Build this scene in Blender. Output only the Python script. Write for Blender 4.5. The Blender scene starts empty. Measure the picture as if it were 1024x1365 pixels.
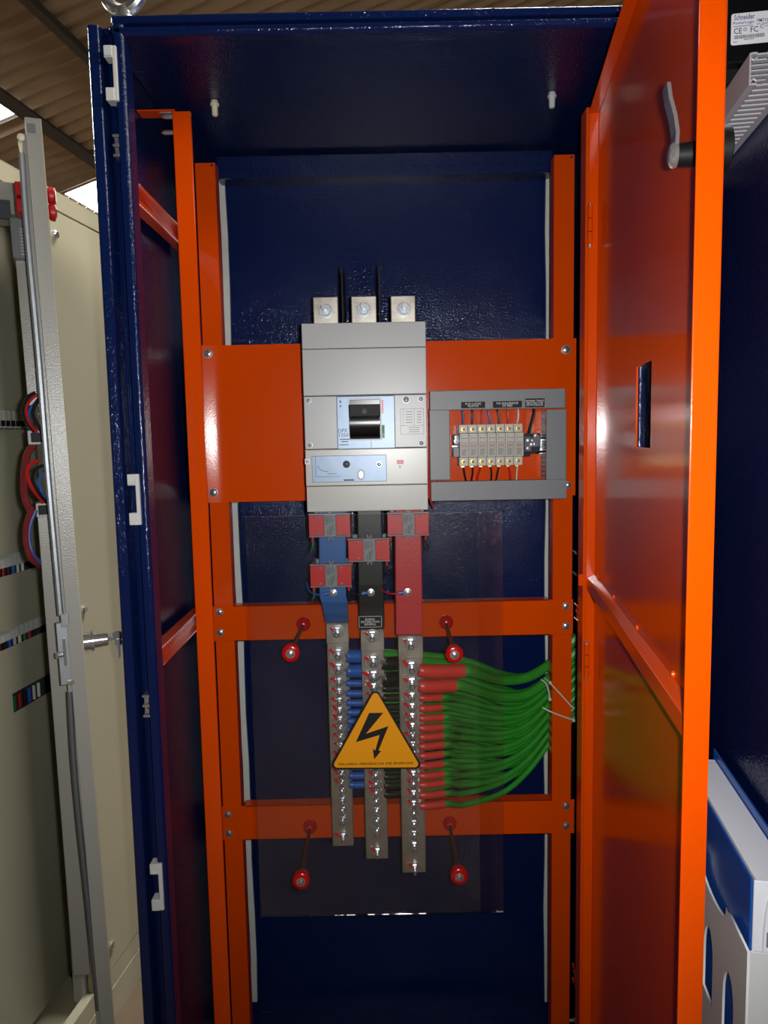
import bpy, bmesh, math, random
from mathutils import Vector, Matrix

scn = bpy.context.scene
col = scn.collection
rnd = random.Random(7)

# ------------------------------------------------------------------ camera
F = 985.0                      # focal length in pixels of a 1024 x 1365 frame
W_, H_ = 1024.0, 1365.0
CAMZ = 1.50
PITCH = math.radians(5.8)
ROLL = math.radians(1.14)
fwd = Vector((0, math.cos(PITCH), -math.sin(PITCH)))
up0 = Vector((0, math.sin(PITCH), math.cos(PITCH)))
r0 = Vector((1, 0, 0))
rgt = r0 * math.cos(ROLL) - up0 * math.sin(ROLL)
upv = up0 * math.cos(ROLL) + r0 * math.sin(ROLL)
CAM = Vector((0, 0, CAMZ))
cd = bpy.data.cameras.new('camera')
cd.sensor_fit = 'VERTICAL'
cd.sensor_height = 24.0
cd.lens = 24.0 * F / H_
cd.clip_start = 0.02
cam = bpy.data.objects.new('camera', cd)
col.objects.link(cam)
R = Matrix((rgt, upv, -fwd)).transposed()
cam.matrix_world = Matrix.Translation(CAM) @ R.to_4x4()
scn.camera = cam

# ------------------------------------------------------------------ world, lamps, exposure
world = bpy.data.worlds.new('world')
scn.world = world
world.use_nodes = True
bgn = world.node_tree.nodes['Background']
bgn.inputs[0].default_value = (1.0, 0.93, 0.82, 1)
bgn.inputs[1].default_value = 0.018

fl = bpy.data.lights.new('camera_flash', 'SPOT')     # the flash tube of the camera, beside the lens
fl.energy = 41
fl.color = (0.99, 1.0, 1.0)
fl.shadow_soft_size = 0.010
fl.spot_size = math.radians(114)
fl.spot_blend = 1.0
flo = bpy.data.objects.new('camera_flash', fl)
col.objects.link(flo)
flo.location = CAM + rgt * 0.031 + upv * 0.012
aim = (fwd + upv * 0.03 + rgt * 0.03).normalized()
flo.rotation_euler = aim.to_track_quat('-Z', 'Y').to_euler()
flo.scale = (0.86, 1.0, 1.0)        # the reflector throws a taller than wide beam

dl = bpy.data.lights.new('hall_fill', 'AREA')     # unseen fill added to brighten the roof, behind the camera on the right
dl.shape = 'RECTANGLE'
dl.size = 5.0
dl.size_y = 1.4
dl.energy = 260
dl.color = (1.0, 0.94, 0.84)
dlo = bpy.data.objects.new('hall_fill', dl)
col.objects.link(dlo)
dlo.location = (5.2, -2.0, 4.3)
dlo.rotation_euler = (Vector((-3.5, 5.5, 3.6)) - dlo.location).to_track_quat('-Z', 'Y').to_euler()

vs = scn.view_settings
vs.view_transform = 'Standard'
vs.look = 'None'
vs.exposure = 0.0
vs.gamma = 1.0
vs.use_curve_mapping = False

# ------------------------------------------------------------------ pixel <-> world
def ray(px, py):
    return (fwd + rgt * ((px - W_ / 2) / F) + upv * ((H_ / 2 - py) / F))
def P(px, py, Y):
    d = ray(px, py)
    return CAM + d * (Y / d.y)
def hit(px, py, p0, n):
    d = ray(px, py)
    return CAM + d * ((p0 - CAM).dot(n) / d.dot(n))
def rect(x0, y0, x1, y1, Y):
    """world extents on the plane at depth Y of a pixel rectangle: X0, X1, Zbottom, Ztop"""
    xm, ym = (x0 + x1) / 2, (y0 + y1) / 2
    return P(x0, ym, Y).x, P(x1, ym, Y).x, P(xm, y1, Y).z, P(xm, y0, Y).z

# ------------------------------------------------------------------ materials
def lin(c):
    out = []
    for v in c:
        v /= 255.0
        out.append(v / 12.92 if v <= 0.04045 else ((v + 0.055) / 1.055) ** 2.4)
    return (*out, 1)
MATS = {}
def mat(name, c, rough=0.5, metal=0.0, bump=None, var=0.0, vscale=6.0, coat=0.0, spec=0.5, rvar=0.0):
    m = bpy.data.materials.new(name)
    m.use_nodes = True
    nt = m.node_tree
    b = nt.nodes['Principled BSDF']
    b.inputs['Base Color'].default_value = lin(c)
    b.inputs['Roughness'].default_value = rough
    b.inputs['Metallic'].default_value = metal
    b.inputs['Specular IOR Level'].default_value = spec
    if coat:
        b.inputs['Coat Weight'].default_value = coat
        b.inputs['Coat Roughness'].default_value = 0.12
    tc = nt.nodes.new('ShaderNodeTexCoord')
    if bump:
        n = nt.nodes.new('ShaderNodeTexNoise')
        n.inputs['Scale'].default_value = bump[0]
        n.inputs['Detail'].default_value = 2.0
        nt.links.new(tc.outputs['Object'], n.inputs['Vector'])
        bp = nt.nodes.new('ShaderNodeBump')
        bp.inputs['Strength'].default_value = bump[1]
        bp.inputs['Distance'].default_value = bump[2] if len(bump) > 2 else 0.001
        nt.links.new(n.outputs['Fac'], bp.inputs['Height'])
        nt.links.new(bp.outputs['Normal'], b.inputs['Normal'])
    if var or rvar:
        n2 = nt.nodes.new('ShaderNodeTexNoise')
        n2.inputs['Scale'].default_value = vscale
        n2.inputs['Detail'].default_value = 5.0
        nt.links.new(tc.outputs['Object'], n2.inputs['Vector'])
        if var:
            mx = nt.nodes.new('ShaderNodeMix')
            mx.data_type = 'RGBA'
            nt.links.new(n2.outputs['Fac'], mx.inputs['Factor'])
            mx.inputs['A'].default_value = lin([max(0, v * (1 - var)) for v in c])
            mx.inputs['B'].default_value = lin([min(255, v * (1 + var)) for v in c])
            nt.links.new(mx.outputs['Result'], b.inputs['Base Color'])
        if rvar:
            mr = nt.nodes.new('ShaderNodeMapRange')
            mr.inputs['To Min'].default_value = max(0.03, rough - rvar)
            mr.inputs['To Max'].default_value = rough + rvar
            nt.links.new(n2.outputs['Fac'], mr.inputs['Value'])
            nt.links.new(mr.outputs['Result'], b.inputs['Roughness'])
    MATS[name] = m
    return m

ORANGE = mat('orange_powder_coat', (216, 71, 0), 0.15, bump=(300, 0.10, 0.0006), var=0.03, spec=0.4)
BLUE = mat('dark_blue_powder_coat', (11, 28, 73), 0.10, bump=(300, 1.0, 0.0009), var=0.06, spec=0.36)
BEIGE = mat('beige_powder_coat', (196, 188, 158), 0.38, bump=(420, 0.35, 0.0006), var=0.03)
BEIGEGREY = mat('light_grey_powder_coat', (168, 166, 158), 0.30, bump=(420, 0.5, 0.0007), var=0.03)
DEADFRONT = mat('olive_grey_paint', (176, 173, 150), 0.5, bump=(420, 0.2, 0.0005), var=0.04)
GREYBRK = mat('breaker_grey_plastic', (168, 170, 170), 0.34, bump=(900, 0.12, 0.0003), var=0.02)
GREYLOW = mat('breaker_pale_grey_plastic', (178, 178, 172), 0.30, bump=(900, 0.10, 0.0003), var=0.02)
SILVERLBL = mat('silver_label_foil', (128, 148, 172), 0.36, metal=0.15, bump=(60, 0.08, 0.001), var=0.06, vscale=30)
DUCTGREY = mat('duct_grey_plastic', (122, 124, 128), 0.42, var=0.03)
DUCTPALE = mat('pale_duct_plastic', (176, 172, 178), 0.45, var=0.03)
FUSEGREY = mat('fuse_holder_plastic', (188, 186, 176), 0.42, var=0.03)
FUSEDARK = mat('fuse_window_plastic', (158, 156, 148), 0.4)
DARKGREY = mat('dark_grey_plastic', (70, 74, 82), 0.42, var=0.05)
CTGREY = mat('transformer_grey_plastic', (128, 130, 134), 0.42, var=0.03)
CTRED = mat('transformer_red_plastic', (196, 26, 28), 0.38, bump=(700, 0.15, 0.0003), var=0.05)
BLACKPL = mat('black_plastic', (16, 16, 17), 0.22, var=0.1)
BLACKMAT = mat('matt_black_plastic', (17, 17, 18), 0.55, var=0.1, spec=0.25)
STEEL = mat('zinc_plated_steel', (220, 224, 228), 0.26, metal=0.90, bump=(300, 0.2, 0.0004), var=0.1, vscale=60)
STEELDULL = mat('dull_zinc_steel', (168, 174, 180), 0.45, metal=0.6, bump=(300, 0.2, 0.0004), var=0.1, vscale=60)
CHROME = mat('chrome', (226, 226, 228), 0.18, metal=0.85)
TIN = mat('tinned_copper', (186, 178, 166), 0.36, metal=0.75, bump=(160, 0.15, 0.0005), var=0.14, vscale=30, rvar=0.12)
BRASS = mat('brass', (228, 200, 120), 0.32, metal=0.7)
SLBLUE = mat('blue_sleeve', (38, 92, 176), 0.36, bump=(300, 0.2, 0.0005), var=0.06)
SLBLACK = mat('black_sleeve', (26, 26, 27), 0.36, bump=(300, 0.2, 0.0005), var=0.1)
SLRED = mat('red_sleeve', (206, 58, 48), 0.36, bump=(300, 0.2, 0.0005), var=0.06)
SLREDBAR = mat('red_bar_sleeve', (190, 52, 54), 0.34, bump=(220, 0.25, 0.0006), var=0.05)
SLBLUEBAR = mat('blue_bar_sleeve', (58, 104, 168), 0.34, bump=(220, 0.25, 0.0006), var=0.05)
GREENC = mat('green_cable_jacket', (50, 148, 46), 0.36, bump=(260, 0.15, 0.0004), var=0.08, vscale=20)
WIREBLK = mat('black_wire', (22, 20, 22), 0.4)
WIRERED = mat('red_wire', (200, 22, 22), 0.4)
WIREBLU = mat('blue_wire', (70, 84, 150), 0.4)
WIREBLUB = mat('bright_blue_wire', (40, 100, 200), 0.4)
WIREWHT = mat('pale_pink_wire', (222, 192, 188), 0.4)
WIREGRN = mat('green_wire', (30, 120, 70), 0.4)
GASKET = mat('white_foam_gasket', (206, 208, 200), 0.7, var=0.05, vscale=40)
WHITEPL = mat('off_white_plastic', (206, 208, 206), 0.4, var=0.03)
INSRED = mat('red_insulator', (188, 14, 18), 0.2, bump=(300, 0.1, 0.0004), var=0.06)
RODRED = mat('dark_red_rod', (70, 26, 22), 0.4)
YELLOW = mat('warning_yellow', (236, 156, 6), 0.42)
INK = mat('black_ink', (14, 12, 12), 0.5)
INKGREY = mat('grey_ink', (96, 98, 104), 0.6)
INKPALE = mat('pale_grey_ink', (140, 140, 142), 0.6)
INKBLUE = mat('violet_blue_ink', (44, 40, 110), 0.5)
INKWHITE = mat('white_engraving', (226, 226, 226), 0.5)
PLATEBLK = mat('black_engraved_plate', (20, 22, 28), 0.55, spec=0.25)
LABELW = mat('white_label_paper', (222, 224, 228), 0.45)
MARKRED = mat('red_torque_paint', (206, 16, 22), 0.35)
MARKGRN = mat('green_print', (20, 120, 70), 0.5)
PAPER = mat('white_paper', (226, 226, 232), 0.6, var=0.02)
BINDBLUE = mat('blue_binder_cover', (30, 82, 168), 0.28, var=0.05)
POCKET = mat('light_grey_pocket_plastic', (214, 214, 212), 0.4, bump=(500, 0.1, 0.0003))
CREAM = mat('cream_nylon', (232, 226, 196), 0.4)
TIE = mat('clear_nylon_tie', (190, 200, 180), 0.35)
CONCRETE = mat('concrete_floor', (120, 100, 78), 0.75, bump=(60, 0.3, 0.002), var=0.22, vscale=8)
DARKSTEEL = mat('dark_steel_rod_shade', (130, 134, 142), 0.35, metal=0.6)  # darker steel: shading of the lower lock rod, also the spare key
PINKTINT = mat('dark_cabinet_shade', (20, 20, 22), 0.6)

def roof_mat():
    m = mat('fibre_cement_sheet', (128, 110, 88), 0.8, bump=(5, 0.3, 0.01), var=0.18, vscale=1.2)
    return m
ROOF = roof_mat()
BEAM = mat('dark_roof_beam', (46, 40, 36), 0.7, var=0.1)

def emis(name, c, s):
    m = bpy.data.materials.new(name)
    m.use_nodes = True
    nt = m.node_tree
    nt.nodes.clear()
    e = nt.nodes.new('ShaderNodeEmission')
    e.inputs[0].default_value = lin(c)
    e.inputs[1].default_value = s
    o = nt.nodes.new('ShaderNodeOutputMaterial')
    nt.links.new(e.outputs[0], o.inputs[0])
    return m
SKYL = emis('translucent_roof_light', (250, 252, 255), 24.0)

def plexi_mat():
    m = bpy.data.materials.new('clear_acrylic_with_dust')
    m.use_nodes = True
    nt = m.node_tree
    nt.nodes.clear()
    o = nt.nodes.new('ShaderNodeOutputMaterial')
    tr = nt.nodes.new('ShaderNodeBsdfTransparent')
    tr.inputs[0].default_value = (0.95, 0.955, 0.95, 1)
    gl = nt.nodes.new('ShaderNodeBsdfGlossy')
    gl.inputs['Roughness'].default_value = 0.02
    df = nt.nodes.new('ShaderNodeBsdfDiffuse')
    df.inputs[0].default_value = (0.62, 0.6, 0.57, 1)
    fr = nt.nodes.new('ShaderNodeFresnel')
    fr.inputs[0].default_value = 1.49
    m1 = nt.nodes.new('ShaderNodeMixShader')
    m2 = nt.nodes.new('ShaderNodeMixShader')
    tc = nt.nodes.new('ShaderNodeTexCoord')
    n = nt.nodes.new('ShaderNodeTexNoise')
    n.inputs['Scale'].default_value = 14
    n.inputs['Detail'].default_value = 6
    nt.links.new(tc.outputs['Object'], n.inputs['Vector'])
    mr = nt.nodes.new('ShaderNodeMapRange')
    mr.inputs['From Min'].default_value = 0.35
    mr.inputs['From Max'].default_value = 0.75
    mr.inputs['To Min'].default_value = 0.002
    mr.inputs['To Max'].default_value = 0.008
    nt.links.new(n.outputs['Fac'], mr.inputs['Value'])
    nt.links.new(mr.outputs['Result'], m1.inputs[0])
    nt.links.new(tr.outputs[0], m1.inputs[1])
    nt.links.new(df.outputs[0], m1.inputs[2])
    nt.links.new(fr.outputs[0], m2.inputs[0])
    nt.links.new(m1.outputs[0], m2.inputs[1])
    nt.links.new(gl.outputs[0], m2.inputs[2])
    nt.links.new(m2.outputs[0], o.inputs[0])
    return m
PLEXI = plexi_mat()

# ------------------------------------------------------------------ object helpers
MW = {}
def tag(o, label=None, cat=None, group=None, kind=None):
    if label: o['label'] = label
    if cat: o['category'] = cat
    if group: o['group'] = group
    if kind: o['kind'] = kind
    return o
def thing(name, label, cat, loc=(0, 0, 0), M=None, group=None):
    o = bpy.data.objects.new(name, None)
    o.empty_display_size = 0.05
    col.objects.link(o)
    mw = Matrix.Translation(Vector(loc)) if M is None else M
    o.matrix_world = mw
    MW[o.name] = mw
    return tag(o, label, cat, group)
def link_mesh(name, me, m, parent=None):
    """mesh given in world coordinates, stored in the frame of its parent"""
    if parent is not None:
        mw = MW[parent.name]
        me.transform(mw.inverted())
    else:
        mw = Matrix.Identity(4)
    o = bpy.data.objects.new(name, me)
    col.objects.link(o)
    if m: me.materials.append(m)
    if parent is not None:
        o.parent = parent
    MW[o.name] = mw
    return o
def dup(root, M=None, label=None):
    """a thing with copies of its parts and sub-parts"""
    c = root.copy(); col.objects.link(c)
    if M is not None:
        c.matrix_world = M; MW[c.name] = M
    if label: c['label'] = label
    for ch in list(root.children):
        k = ch.copy(); col.objects.link(k); k.parent = c
        for g in list(ch.children):
            h = g.copy(); col.objects.link(h); h.parent = k
    return c
def copy_part(o, parent, delta):
    c = o.copy(); col.objects.link(c); c.parent = parent
    c.location = Vector(o.location) + Vector(delta)
    for g in list(o.children):
        h = g.copy(); col.objects.link(h); h.parent = c
    return c

class MB:
    def __init__(s):
        s.v = []; s.f = []; s.sm = []
    def add(s, vs_, fs, smooth=False):
        o = len(s.v)
        s.v += [Vector(a) for a in vs_]
        for f in fs:
            s.f.append(tuple(i + o for i in f)); s.sm.append(smooth)
        return s
    def box(s, x0, x1, y0, y1, z0, z1, M=None):
        vs_ = [Vector((x, y, z)) for z in (z0, z1) for y in (y0, y1) for x in (x0, x1)]
        if M is not None: vs_ = [M @ a for a in vs_]
        return s.add(vs_, [(0, 2, 3, 1), (4, 5, 7, 6), (0, 1, 5, 4), (2, 6, 7, 3), (0, 4, 6, 2), (1, 3, 7, 5)])
    def prism(s, poly, vec, M=None):
        n = len(poly)
        a = [Vector(p) for p in poly]; vec = Vector(vec)
        b = [p + vec for p in a]
        vs_ = a + b
        if M is not None: vs_ = [M @ q for q in vs_]
        fs = [tuple(range(n))[::-1], tuple(range(n, 2 * n))]
        fs += [(i, (i + 1) % n, n + (i + 1) % n, n + i) for i in range(n)]
        return s.add(vs_, fs)
    def cyl(s, p0, p1, ra, rb=None, seg=12, smooth=True, caps=True, M=None):
        rb = ra if rb is None else rb
        p0, p1 = Vector(p0), Vector(p1)
        d = (p1 - p0).normalized()
        t = Vector((0, 0, 1)) if abs(d.z) < 0.9 else Vector((1, 0, 0))
        a = d.cross(t).normalized(); b = d.cross(a)
        A = [p0 + (a * math.cos(2 * math.pi * i / seg) + b * math.sin(2 * math.pi * i / seg)) * ra for i in range(seg)]
        B = [p1 + (a * math.cos(2 * math.pi * i / seg) + b * math.sin(2 * math.pi * i / seg)) * rb for i in range(seg)]
        vs_ = A + B
        if M is not None: vs_ = [M @ q for q in vs_]
        s.add(vs_, [(i, (i + 1) % seg, seg + (i + 1) % seg, seg + i) for i in range(seg)], smooth)
        o = len(s.v) - 2 * seg
        if caps:
            s.f.append(tuple(o + i for i in range(seg))[::-1]); s.sm.append(False)
            s.f.append(tuple(o + seg + i for i in range(seg))); s.sm.append(False)
        return s
    def lathe(s, p, d, prof, seg=16, smooth=True):
        """prof: list of (distance along d, radius)"""
        p, d = Vector(p), Vector(d).normalized()
        t = Vector((0, 0, 1)) if abs(d.z) < 0.9 else Vector((1, 0, 0))
        a = d.cross(t).normalized(); b = d.cross(a)
        vs_ = []
        for h, r in prof:
            for i in range(seg):
                q = 2 * math.pi * i / seg
                vs_.append(p + d * h + (a * math.cos(q) + b * math.sin(q)) * max(r, 1e-5))
        fs = []
        for k in range(len(prof) - 1):
            for i in range(seg):
                fs.append((k * seg + i, k * seg + (i + 1) % seg, (k + 1) * seg + (i + 1) % seg, (k + 1) * seg + i))
        s.add(vs_, fs, smooth)
        o = len(s.v) - len(vs_)
        s.f.append(tuple(o + i for i in range(seg))[::-1]); s.sm.append(False)
        n = (len(prof) - 1) * seg
        s.f.append(tuple(o + n + i for i in range(seg))); s.sm.append(False)
        return s
    def tube(s, pts, r, seg=8, radii=None, sub=4):
        pts = [Vector(p) for p in pts]
        if sub > 1 and len(pts) > 2: pts, radii = spline(pts, sub, radii)
        n = len(pts)
        prev = None; vs_ = []
        for i in range(n):
            d = (pts[min(i + 1, n - 1)] - pts[max(i - 1, 0)]).normalized()
            if prev is None:
                t = Vector((0, 0, 1)) if abs(d.z) < 0.9 else Vector((1, 0, 0))
                a = d.cross(t).normalized()
            else:
                a = (prev - d * prev.dot(d)).normalized()
            prev = a; b = d.cross(a)
            rr = radii[i] if radii else r
            for k in range(seg):
                q = 2 * math.pi * k / seg
                vs_.append(pts[i] + (a * math.cos(q) + b * math.sin(q)) * rr)
        fs = [(i * seg + k, i * seg + (k + 1) % seg, (i + 1) * seg + (k + 1) % seg, (i + 1) * seg + k)
              for i in range(n - 1) for k in range(seg)]
        s.add(vs_, fs, True)
        o = len(s.v) - len(vs_)
        s.f.append(tuple(o + i for i in range(seg))[::-1]); s.sm.append(False)
        s.f.append(tuple(o + (n - 1) * seg + i for i in range(seg))); s.sm.append(False)
        return s
    def torus(s, c, axis, Rr, r, seg=28, sec=10):
        c, d = Vector(c), Vector(axis).normalized()
        t = Vector((0, 0, 1)) if abs(d.z) < 0.9 else Vector((1, 0, 0))
        a = d.cross(t).normalized(); b = d.cross(a)
        vs_ = []
        for i in range(seg):
            q = 2 * math.pi * i / seg
            e = a * math.cos(q) + b * math.sin(q)
            for k in range(sec):
                w = 2 * math.pi * k / sec
                vs_.append(c + e * (Rr + r * math.cos(w)) + d * (r * math.sin(w)))
        fs = [(i * sec + k, i * sec + (k + 1) % sec, ((i + 1) % seg) * sec + (k + 1) % sec, ((i + 1) % seg) * sec + k)
              for i in range(seg) for k in range(sec)]
        return s.add(vs_, fs, True)
    def mesh(s, name, bevel=0.0, segs=1):
        me = bpy.data.meshes.new(name)
        me.from_pydata(s.v, [], s.f)
        me.polygons.foreach_set('use_smooth', s.sm)
        bm = bmesh.new(); bm.from_mesh(me)
        bmesh.ops.recalc_face_normals(bm, faces=bm.faces)
        if bevel > 0:
            ed = [e for e in bm.edges if len(e.link_faces) == 2 and e.calc_face_angle(0) > 0.6 and not (e.link_faces[0].smooth and e.link_faces[1].smooth)]
            bmesh.ops.bevel(bm, geom=ed, offset=bevel, offset_type='OFFSET', segments=segs, profile=0.6, affect='EDGES', clamp_overlap=True)
        bm.to_mesh(me); bm.free()
        if any(s.sm): me.set_sharp_from_angle(angle=0.62)
        return me
    def build(s, name, m, parent=None, bevel=0.0, segs=1):
        return link_mesh(name, s.mesh(name, bevel, segs), m, parent)

def spline(pts, sub, radii=None):
    """centripetal Catmull-Rom, so that uneven spacing never overshoots"""
    pts = [Vector(p) for p in pts]
    n = len(pts); out = []; rr = [] if radii else None
    for i in range(n - 1):
        p1, p2 = pts[i], pts[i + 1]
        p0 = pts[i - 1] if i else p1 * 2 - p2
        p3 = pts[i + 2] if i + 2 < n else p2 * 2 - p1
        t0 = 0.0
        t1 = t0 + max(1e-5, (p1 - p0).length) ** 0.5
        t2 = t1 + max(1e-5, (p2 - p1).length) ** 0.5
        t3 = t2 + max(1e-5, (p3 - p2).length) ** 0.5
        for k in range(sub):
            t = t1 + (t2 - t1) * k / sub
            a1 = p0 * ((t1 - t) / (t1 - t0)) + p1 * ((t - t0) / (t1 - t0))
            a2 = p1 * ((t2 - t) / (t2 - t1)) + p2 * ((t - t1) / (t2 - t1))
            a3 = p2 * ((t3 - t) / (t3 - t2)) + p3 * ((t - t2) / (t3 - t2))
            b1 = a1 * ((t2 - t) / (t2 - t0)) + a2 * ((t - t0) / (t2 - t0))
            b2 = a2 * ((t3 - t) / (t3 - t1)) + a3 * ((t - t1) / (t3 - t1))
            out.append(b1 * ((t2 - t) / (t2 - t1)) + b2 * ((t - t1) / (t2 - t1)))
            if radii: rr.append(radii[i] * (1 - k / sub) + radii[i + 1] * k / sub)
    out.append(pts[-1])
    if radii: rr.append(radii[-1])
    return out, rr

def pbox(mb, x0, y0, x1, y1, Y, dep):
    a, b, c, d = rect(x0, y0, x1, y1, Y)
    mb.box(a, b, Y, Y + dep, c, d)
    return mb

def eval_mesh(data):
    t = bpy.data.objects.new('temporary', data)
    col.objects.link(t)
    dg = bpy.context.evaluated_depsgraph_get()
    me = bpy.data.meshes.new_from_object(t.evaluated_get(dg))
    bpy.data.objects.remove(t)
    me.materials.clear()
    return me
def plate_mesh(outer, holes, th):
    """flat plate in local XY with holes, thickness th from z = 0 to z = th"""
    cu = bpy.data.curves.new('outline', 'CURVE')
    cu.dimensions = '2D'; cu.fill_mode = 'BOTH'; cu.extrude = th / 2
    for loop in [outer] + list(holes):
        sp = cu.splines.new('POLY')
        sp.points.add(len(loop) - 1)
        for i, p in enumerate(loop): sp.points[i].co = (p[0], p[1], 0, 1)
        sp.use_cyclic_u = True
    me = eval_mesh(cu)
    me.transform(Matrix.Translation((0, 0, th / 2)))
    bpy.data.curves.remove(cu)
    return me
def text_mesh(body, bold=0.0, align='CENTER'):
    cu = bpy.data.curves.new('lettering', 'FONT')
    cu.body = body; cu.align_x = align; cu.size = 1.0
    cu.resolution_u = 2; cu.offset = bold; cu.space_line = 0.85
    me = eval_mesh(cu)
    bpy.data.curves.remove(cu)
    return me
def lettering(name, body, M, w, h, m, parent, bold=0.0):
    """flat print, fitted into w x h around the origin of M (local x right, y up, z towards the reader)"""
    me = text_mesh(body, bold)
    xs = [v.co.x for v in me.vertices]; ys = [v.co.y for v in me.vertices]
    cx, cy = (min(xs) + max(xs)) / 2, (min(ys) + max(ys)) / 2
    me.transform(Matrix.Diagonal((w / (max(xs) - min(xs)), h / (max(ys) - min(ys)), 1, 1)) @ Matrix.Translation((-cx, -cy, 0)))
    me.transform(M)
    return link_mesh(name, me, m, parent)
def face_cam(p, eps=0.0006):
    """frame on a front plane (normal towards -Y): x right, y up, z to the viewer"""
    M = Matrix(((1, 0, 0), (0, 0, -1), (0, 1, 0))).to_4x4()
    M.translation = Vector(p) + Vector((0, -eps, 0))
    return M
def plettering(name, body, x0, y0, x1, y1, Y, m, parent, rot=0, eps=0.0006):
    a, b, c, d = rect(x0, y0, x1, y1, Y)
    M = face_cam(((a + b) / 2, Y, (c + d) / 2), eps)
    w, h = b - a, d - c
    if rot:
        M = M @ Matrix.Rotation(math.radians(rot), 4, 'Z'); w, h = h, w
    return lettering(name, body, M, w, h, m, parent)
def screw_mb(mb, p, r, d=Vector((0, -1, 0)), cross=True):
    p = Vector(p)
    mb.lathe(p, d, [(0, r * 1.25), (r * 0.12, r * 1.25), (r * 0.14, r), (r * 0.45, r * 0.86), (r * 0.62, r * 0.5), (r * 0.66, 0.0002)], 14)
    return mb

# ------------------------------------------------------------------ reference planes
YB, YP, YPOST, YF = 1.57, 1.41, 1.20, 1.07
ZF = P(500, 40.5, YF).z                     # lower edge of the top frame
ZCEIL = ZF + 0.012
XWL = -0.372
XOUTL = P(151, 600, 1.085).x
XWR = 0.40
ZBASE = P(520, 1338, YB).z
XOUTR = 0.418

# ================================================================== SETTING
floor = MB().box(-9, 9, -4, 13, -0.05, 0.0).build('floor', CONCRETE); tag(floor, kind='structure')
wb = MB().box(-9, 9, 12.6, 12.8, 0.0, 7.0).build('wall_back', mat('plastered_wall', (150, 142, 128), 0.8, bump=(20, 0.2, 0.004), var=0.08, vscale=2)); tag(wb, kind='structure')

# roof: corrugated sheets that climb to the right, beams along the hall
dB = Vector((0.134, 0.991, 0)).normalized()
dA = Vector((0.991, -0.134, 0.30)).normalized()
nR = dA.cross(dB).normalized()
pR = P(70, 172, 7.0)
MR = Matrix((dA, dB, nR)).transposed().to_4x4(); MR.translation = pR
def rp(px, py):
    q = MR.inverted() @ hit(px, py, pR, nR)
    return q.x, q.y
s1 = rp(33, 151); s2 = rp(85, 260)
sk = [(s1[0] - 1.6, s1[1] - 2.6, s1[0], s1[1]), (s2[0], s2[1], s2[0] + 1.5, s2[1] + 2.9)]
def roof_xy(X, Y):
    q = MR.inverted() @ Vector((X, Y, pR.z - (nR.x * (X - pR.x) + nR.y * (Y - pR.y)) / nR.z)); return q.x, q.y
s3 = roof_xy(0.35, 1.5)
sk.append((s3[0], s3[1], s3[0] + 1.3, s3[1] + 2.9))     # unseen roof light added above the blue cabinet to brighten the beige one
def corrugated(x0, x1, y0, y1, holes):
    mb = MB()
    step = 0.045; pitch = 0.18
    ys = [y0]
    cuts = sorted({y0, y1, *[h[1] for h in holes], *[h[3] for h in holes]})
    for a, b in zip(cuts[:-1], cuts[1:]):
        cols_ = []
        y = a
        n = max(2, int((b - a) / step))
        for i in range(n + 1):
            yy = a + (b - a) * i / n
            cols_.append((yy, 0.028 * math.sin(2 * math.pi * yy / pitch)))
        spans = [(x0, x1)]
        for h in holes:
            if h[1] < (a + b) / 2 < h[3]:
                ns = []
                for s_ in spans:
                    if h[0] > s_[0] and h[2] < s_[1]: ns += [(s_[0], h[0]), (h[2], s_[1])]
                    else: ns.append(s_)
                spans = ns
        for (u, v) in spans:
            vs_ = []
            for yy, z in cols_: vs_ += [(u, yy, z), (v, yy, z)]
            fs = [(2 * i, 2 * i + 1, 2 * i + 3, 2 * i + 2) for i in range(len(cols_) - 1)]
            mb.add([MR @ Vector(q) for q in vs_], fs, True)
    return mb
ceiling = corrugated(-7, 7.5, -9.5, 7, sk).build('ceiling', ROOF); tag(ceiling, kind='structure')
for h in sk:
    o = MB().box(h[0], h[2], h[1], h[3], 0.03, 0.05, MR).build('skylight', SKYL)
    o.parent = ceiling
# beams (pixel line through the roof plane) as pieces of the roof structure
def beam(pa, pb, w, hgt, name='roof_beam'):
    a = rp(*pa); b = rp(*pb)
    x = (a[0] + b[0]) / 2
    return MB().box(x - w / 2, x + w / 2, -9.5, 7, -0.030 - hgt, -0.030, MR).build(name, BEAM, None)
for nm, pa, pb, w, hh in (('trim_1', (45, 147), (133, 222), 0.12, 0.03), ('trim_2', (60, 8), (135, 90), 0.06, 0.08)):
    o = beam(pa, pb, w, hh, nm); tag(o, kind='structure')

# ================================================================== MAIN CABINET
cab = thing('electrical_cabinet', 'tall dark blue steel switchgear cabinet standing open with orange fittings inside', 'cabinet',
            (0.014, 1.33, 0))
YREAR = 1.60
ZTOP = P(500, 10.5, YF).z
# side walls, top, back, base
MB().box(XOUTL, XWL, YF + 0.035, YREAR, ZBASE - 0.12, ZTOP, ).build('side_panel', BLUE, cab, 0.002)
MB().box(XWR, XOUTR, YF + 0.035, YREAR, ZBASE - 0.12, ZTOP).build('side_panel', BLUE, cab, 0.002)
MB().box(XWL, XWR, YF + 0.03, YREAR, ZCEIL, ZTOP).build('top_panel', BLUE, cab, 0.002)
MB().box(XWL, XWR, YB, YREAR, ZBASE - 0.05, ZCEIL).build('back_panel', BLUE, cab, 0.002)
MB().box(XWL, XWR, YF + 0.03, YB, ZBASE - 0.06, ZBASE - 0.05).build('base_panel', BLUE, cab, 0.002)
MB().box(XOUTL + 0.01, XOUTR - 0.01, YF + 0.05, YREAR, 0.0, ZBASE - 0.10).build('plinth', PINKTINT, cab, 0.002)
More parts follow.
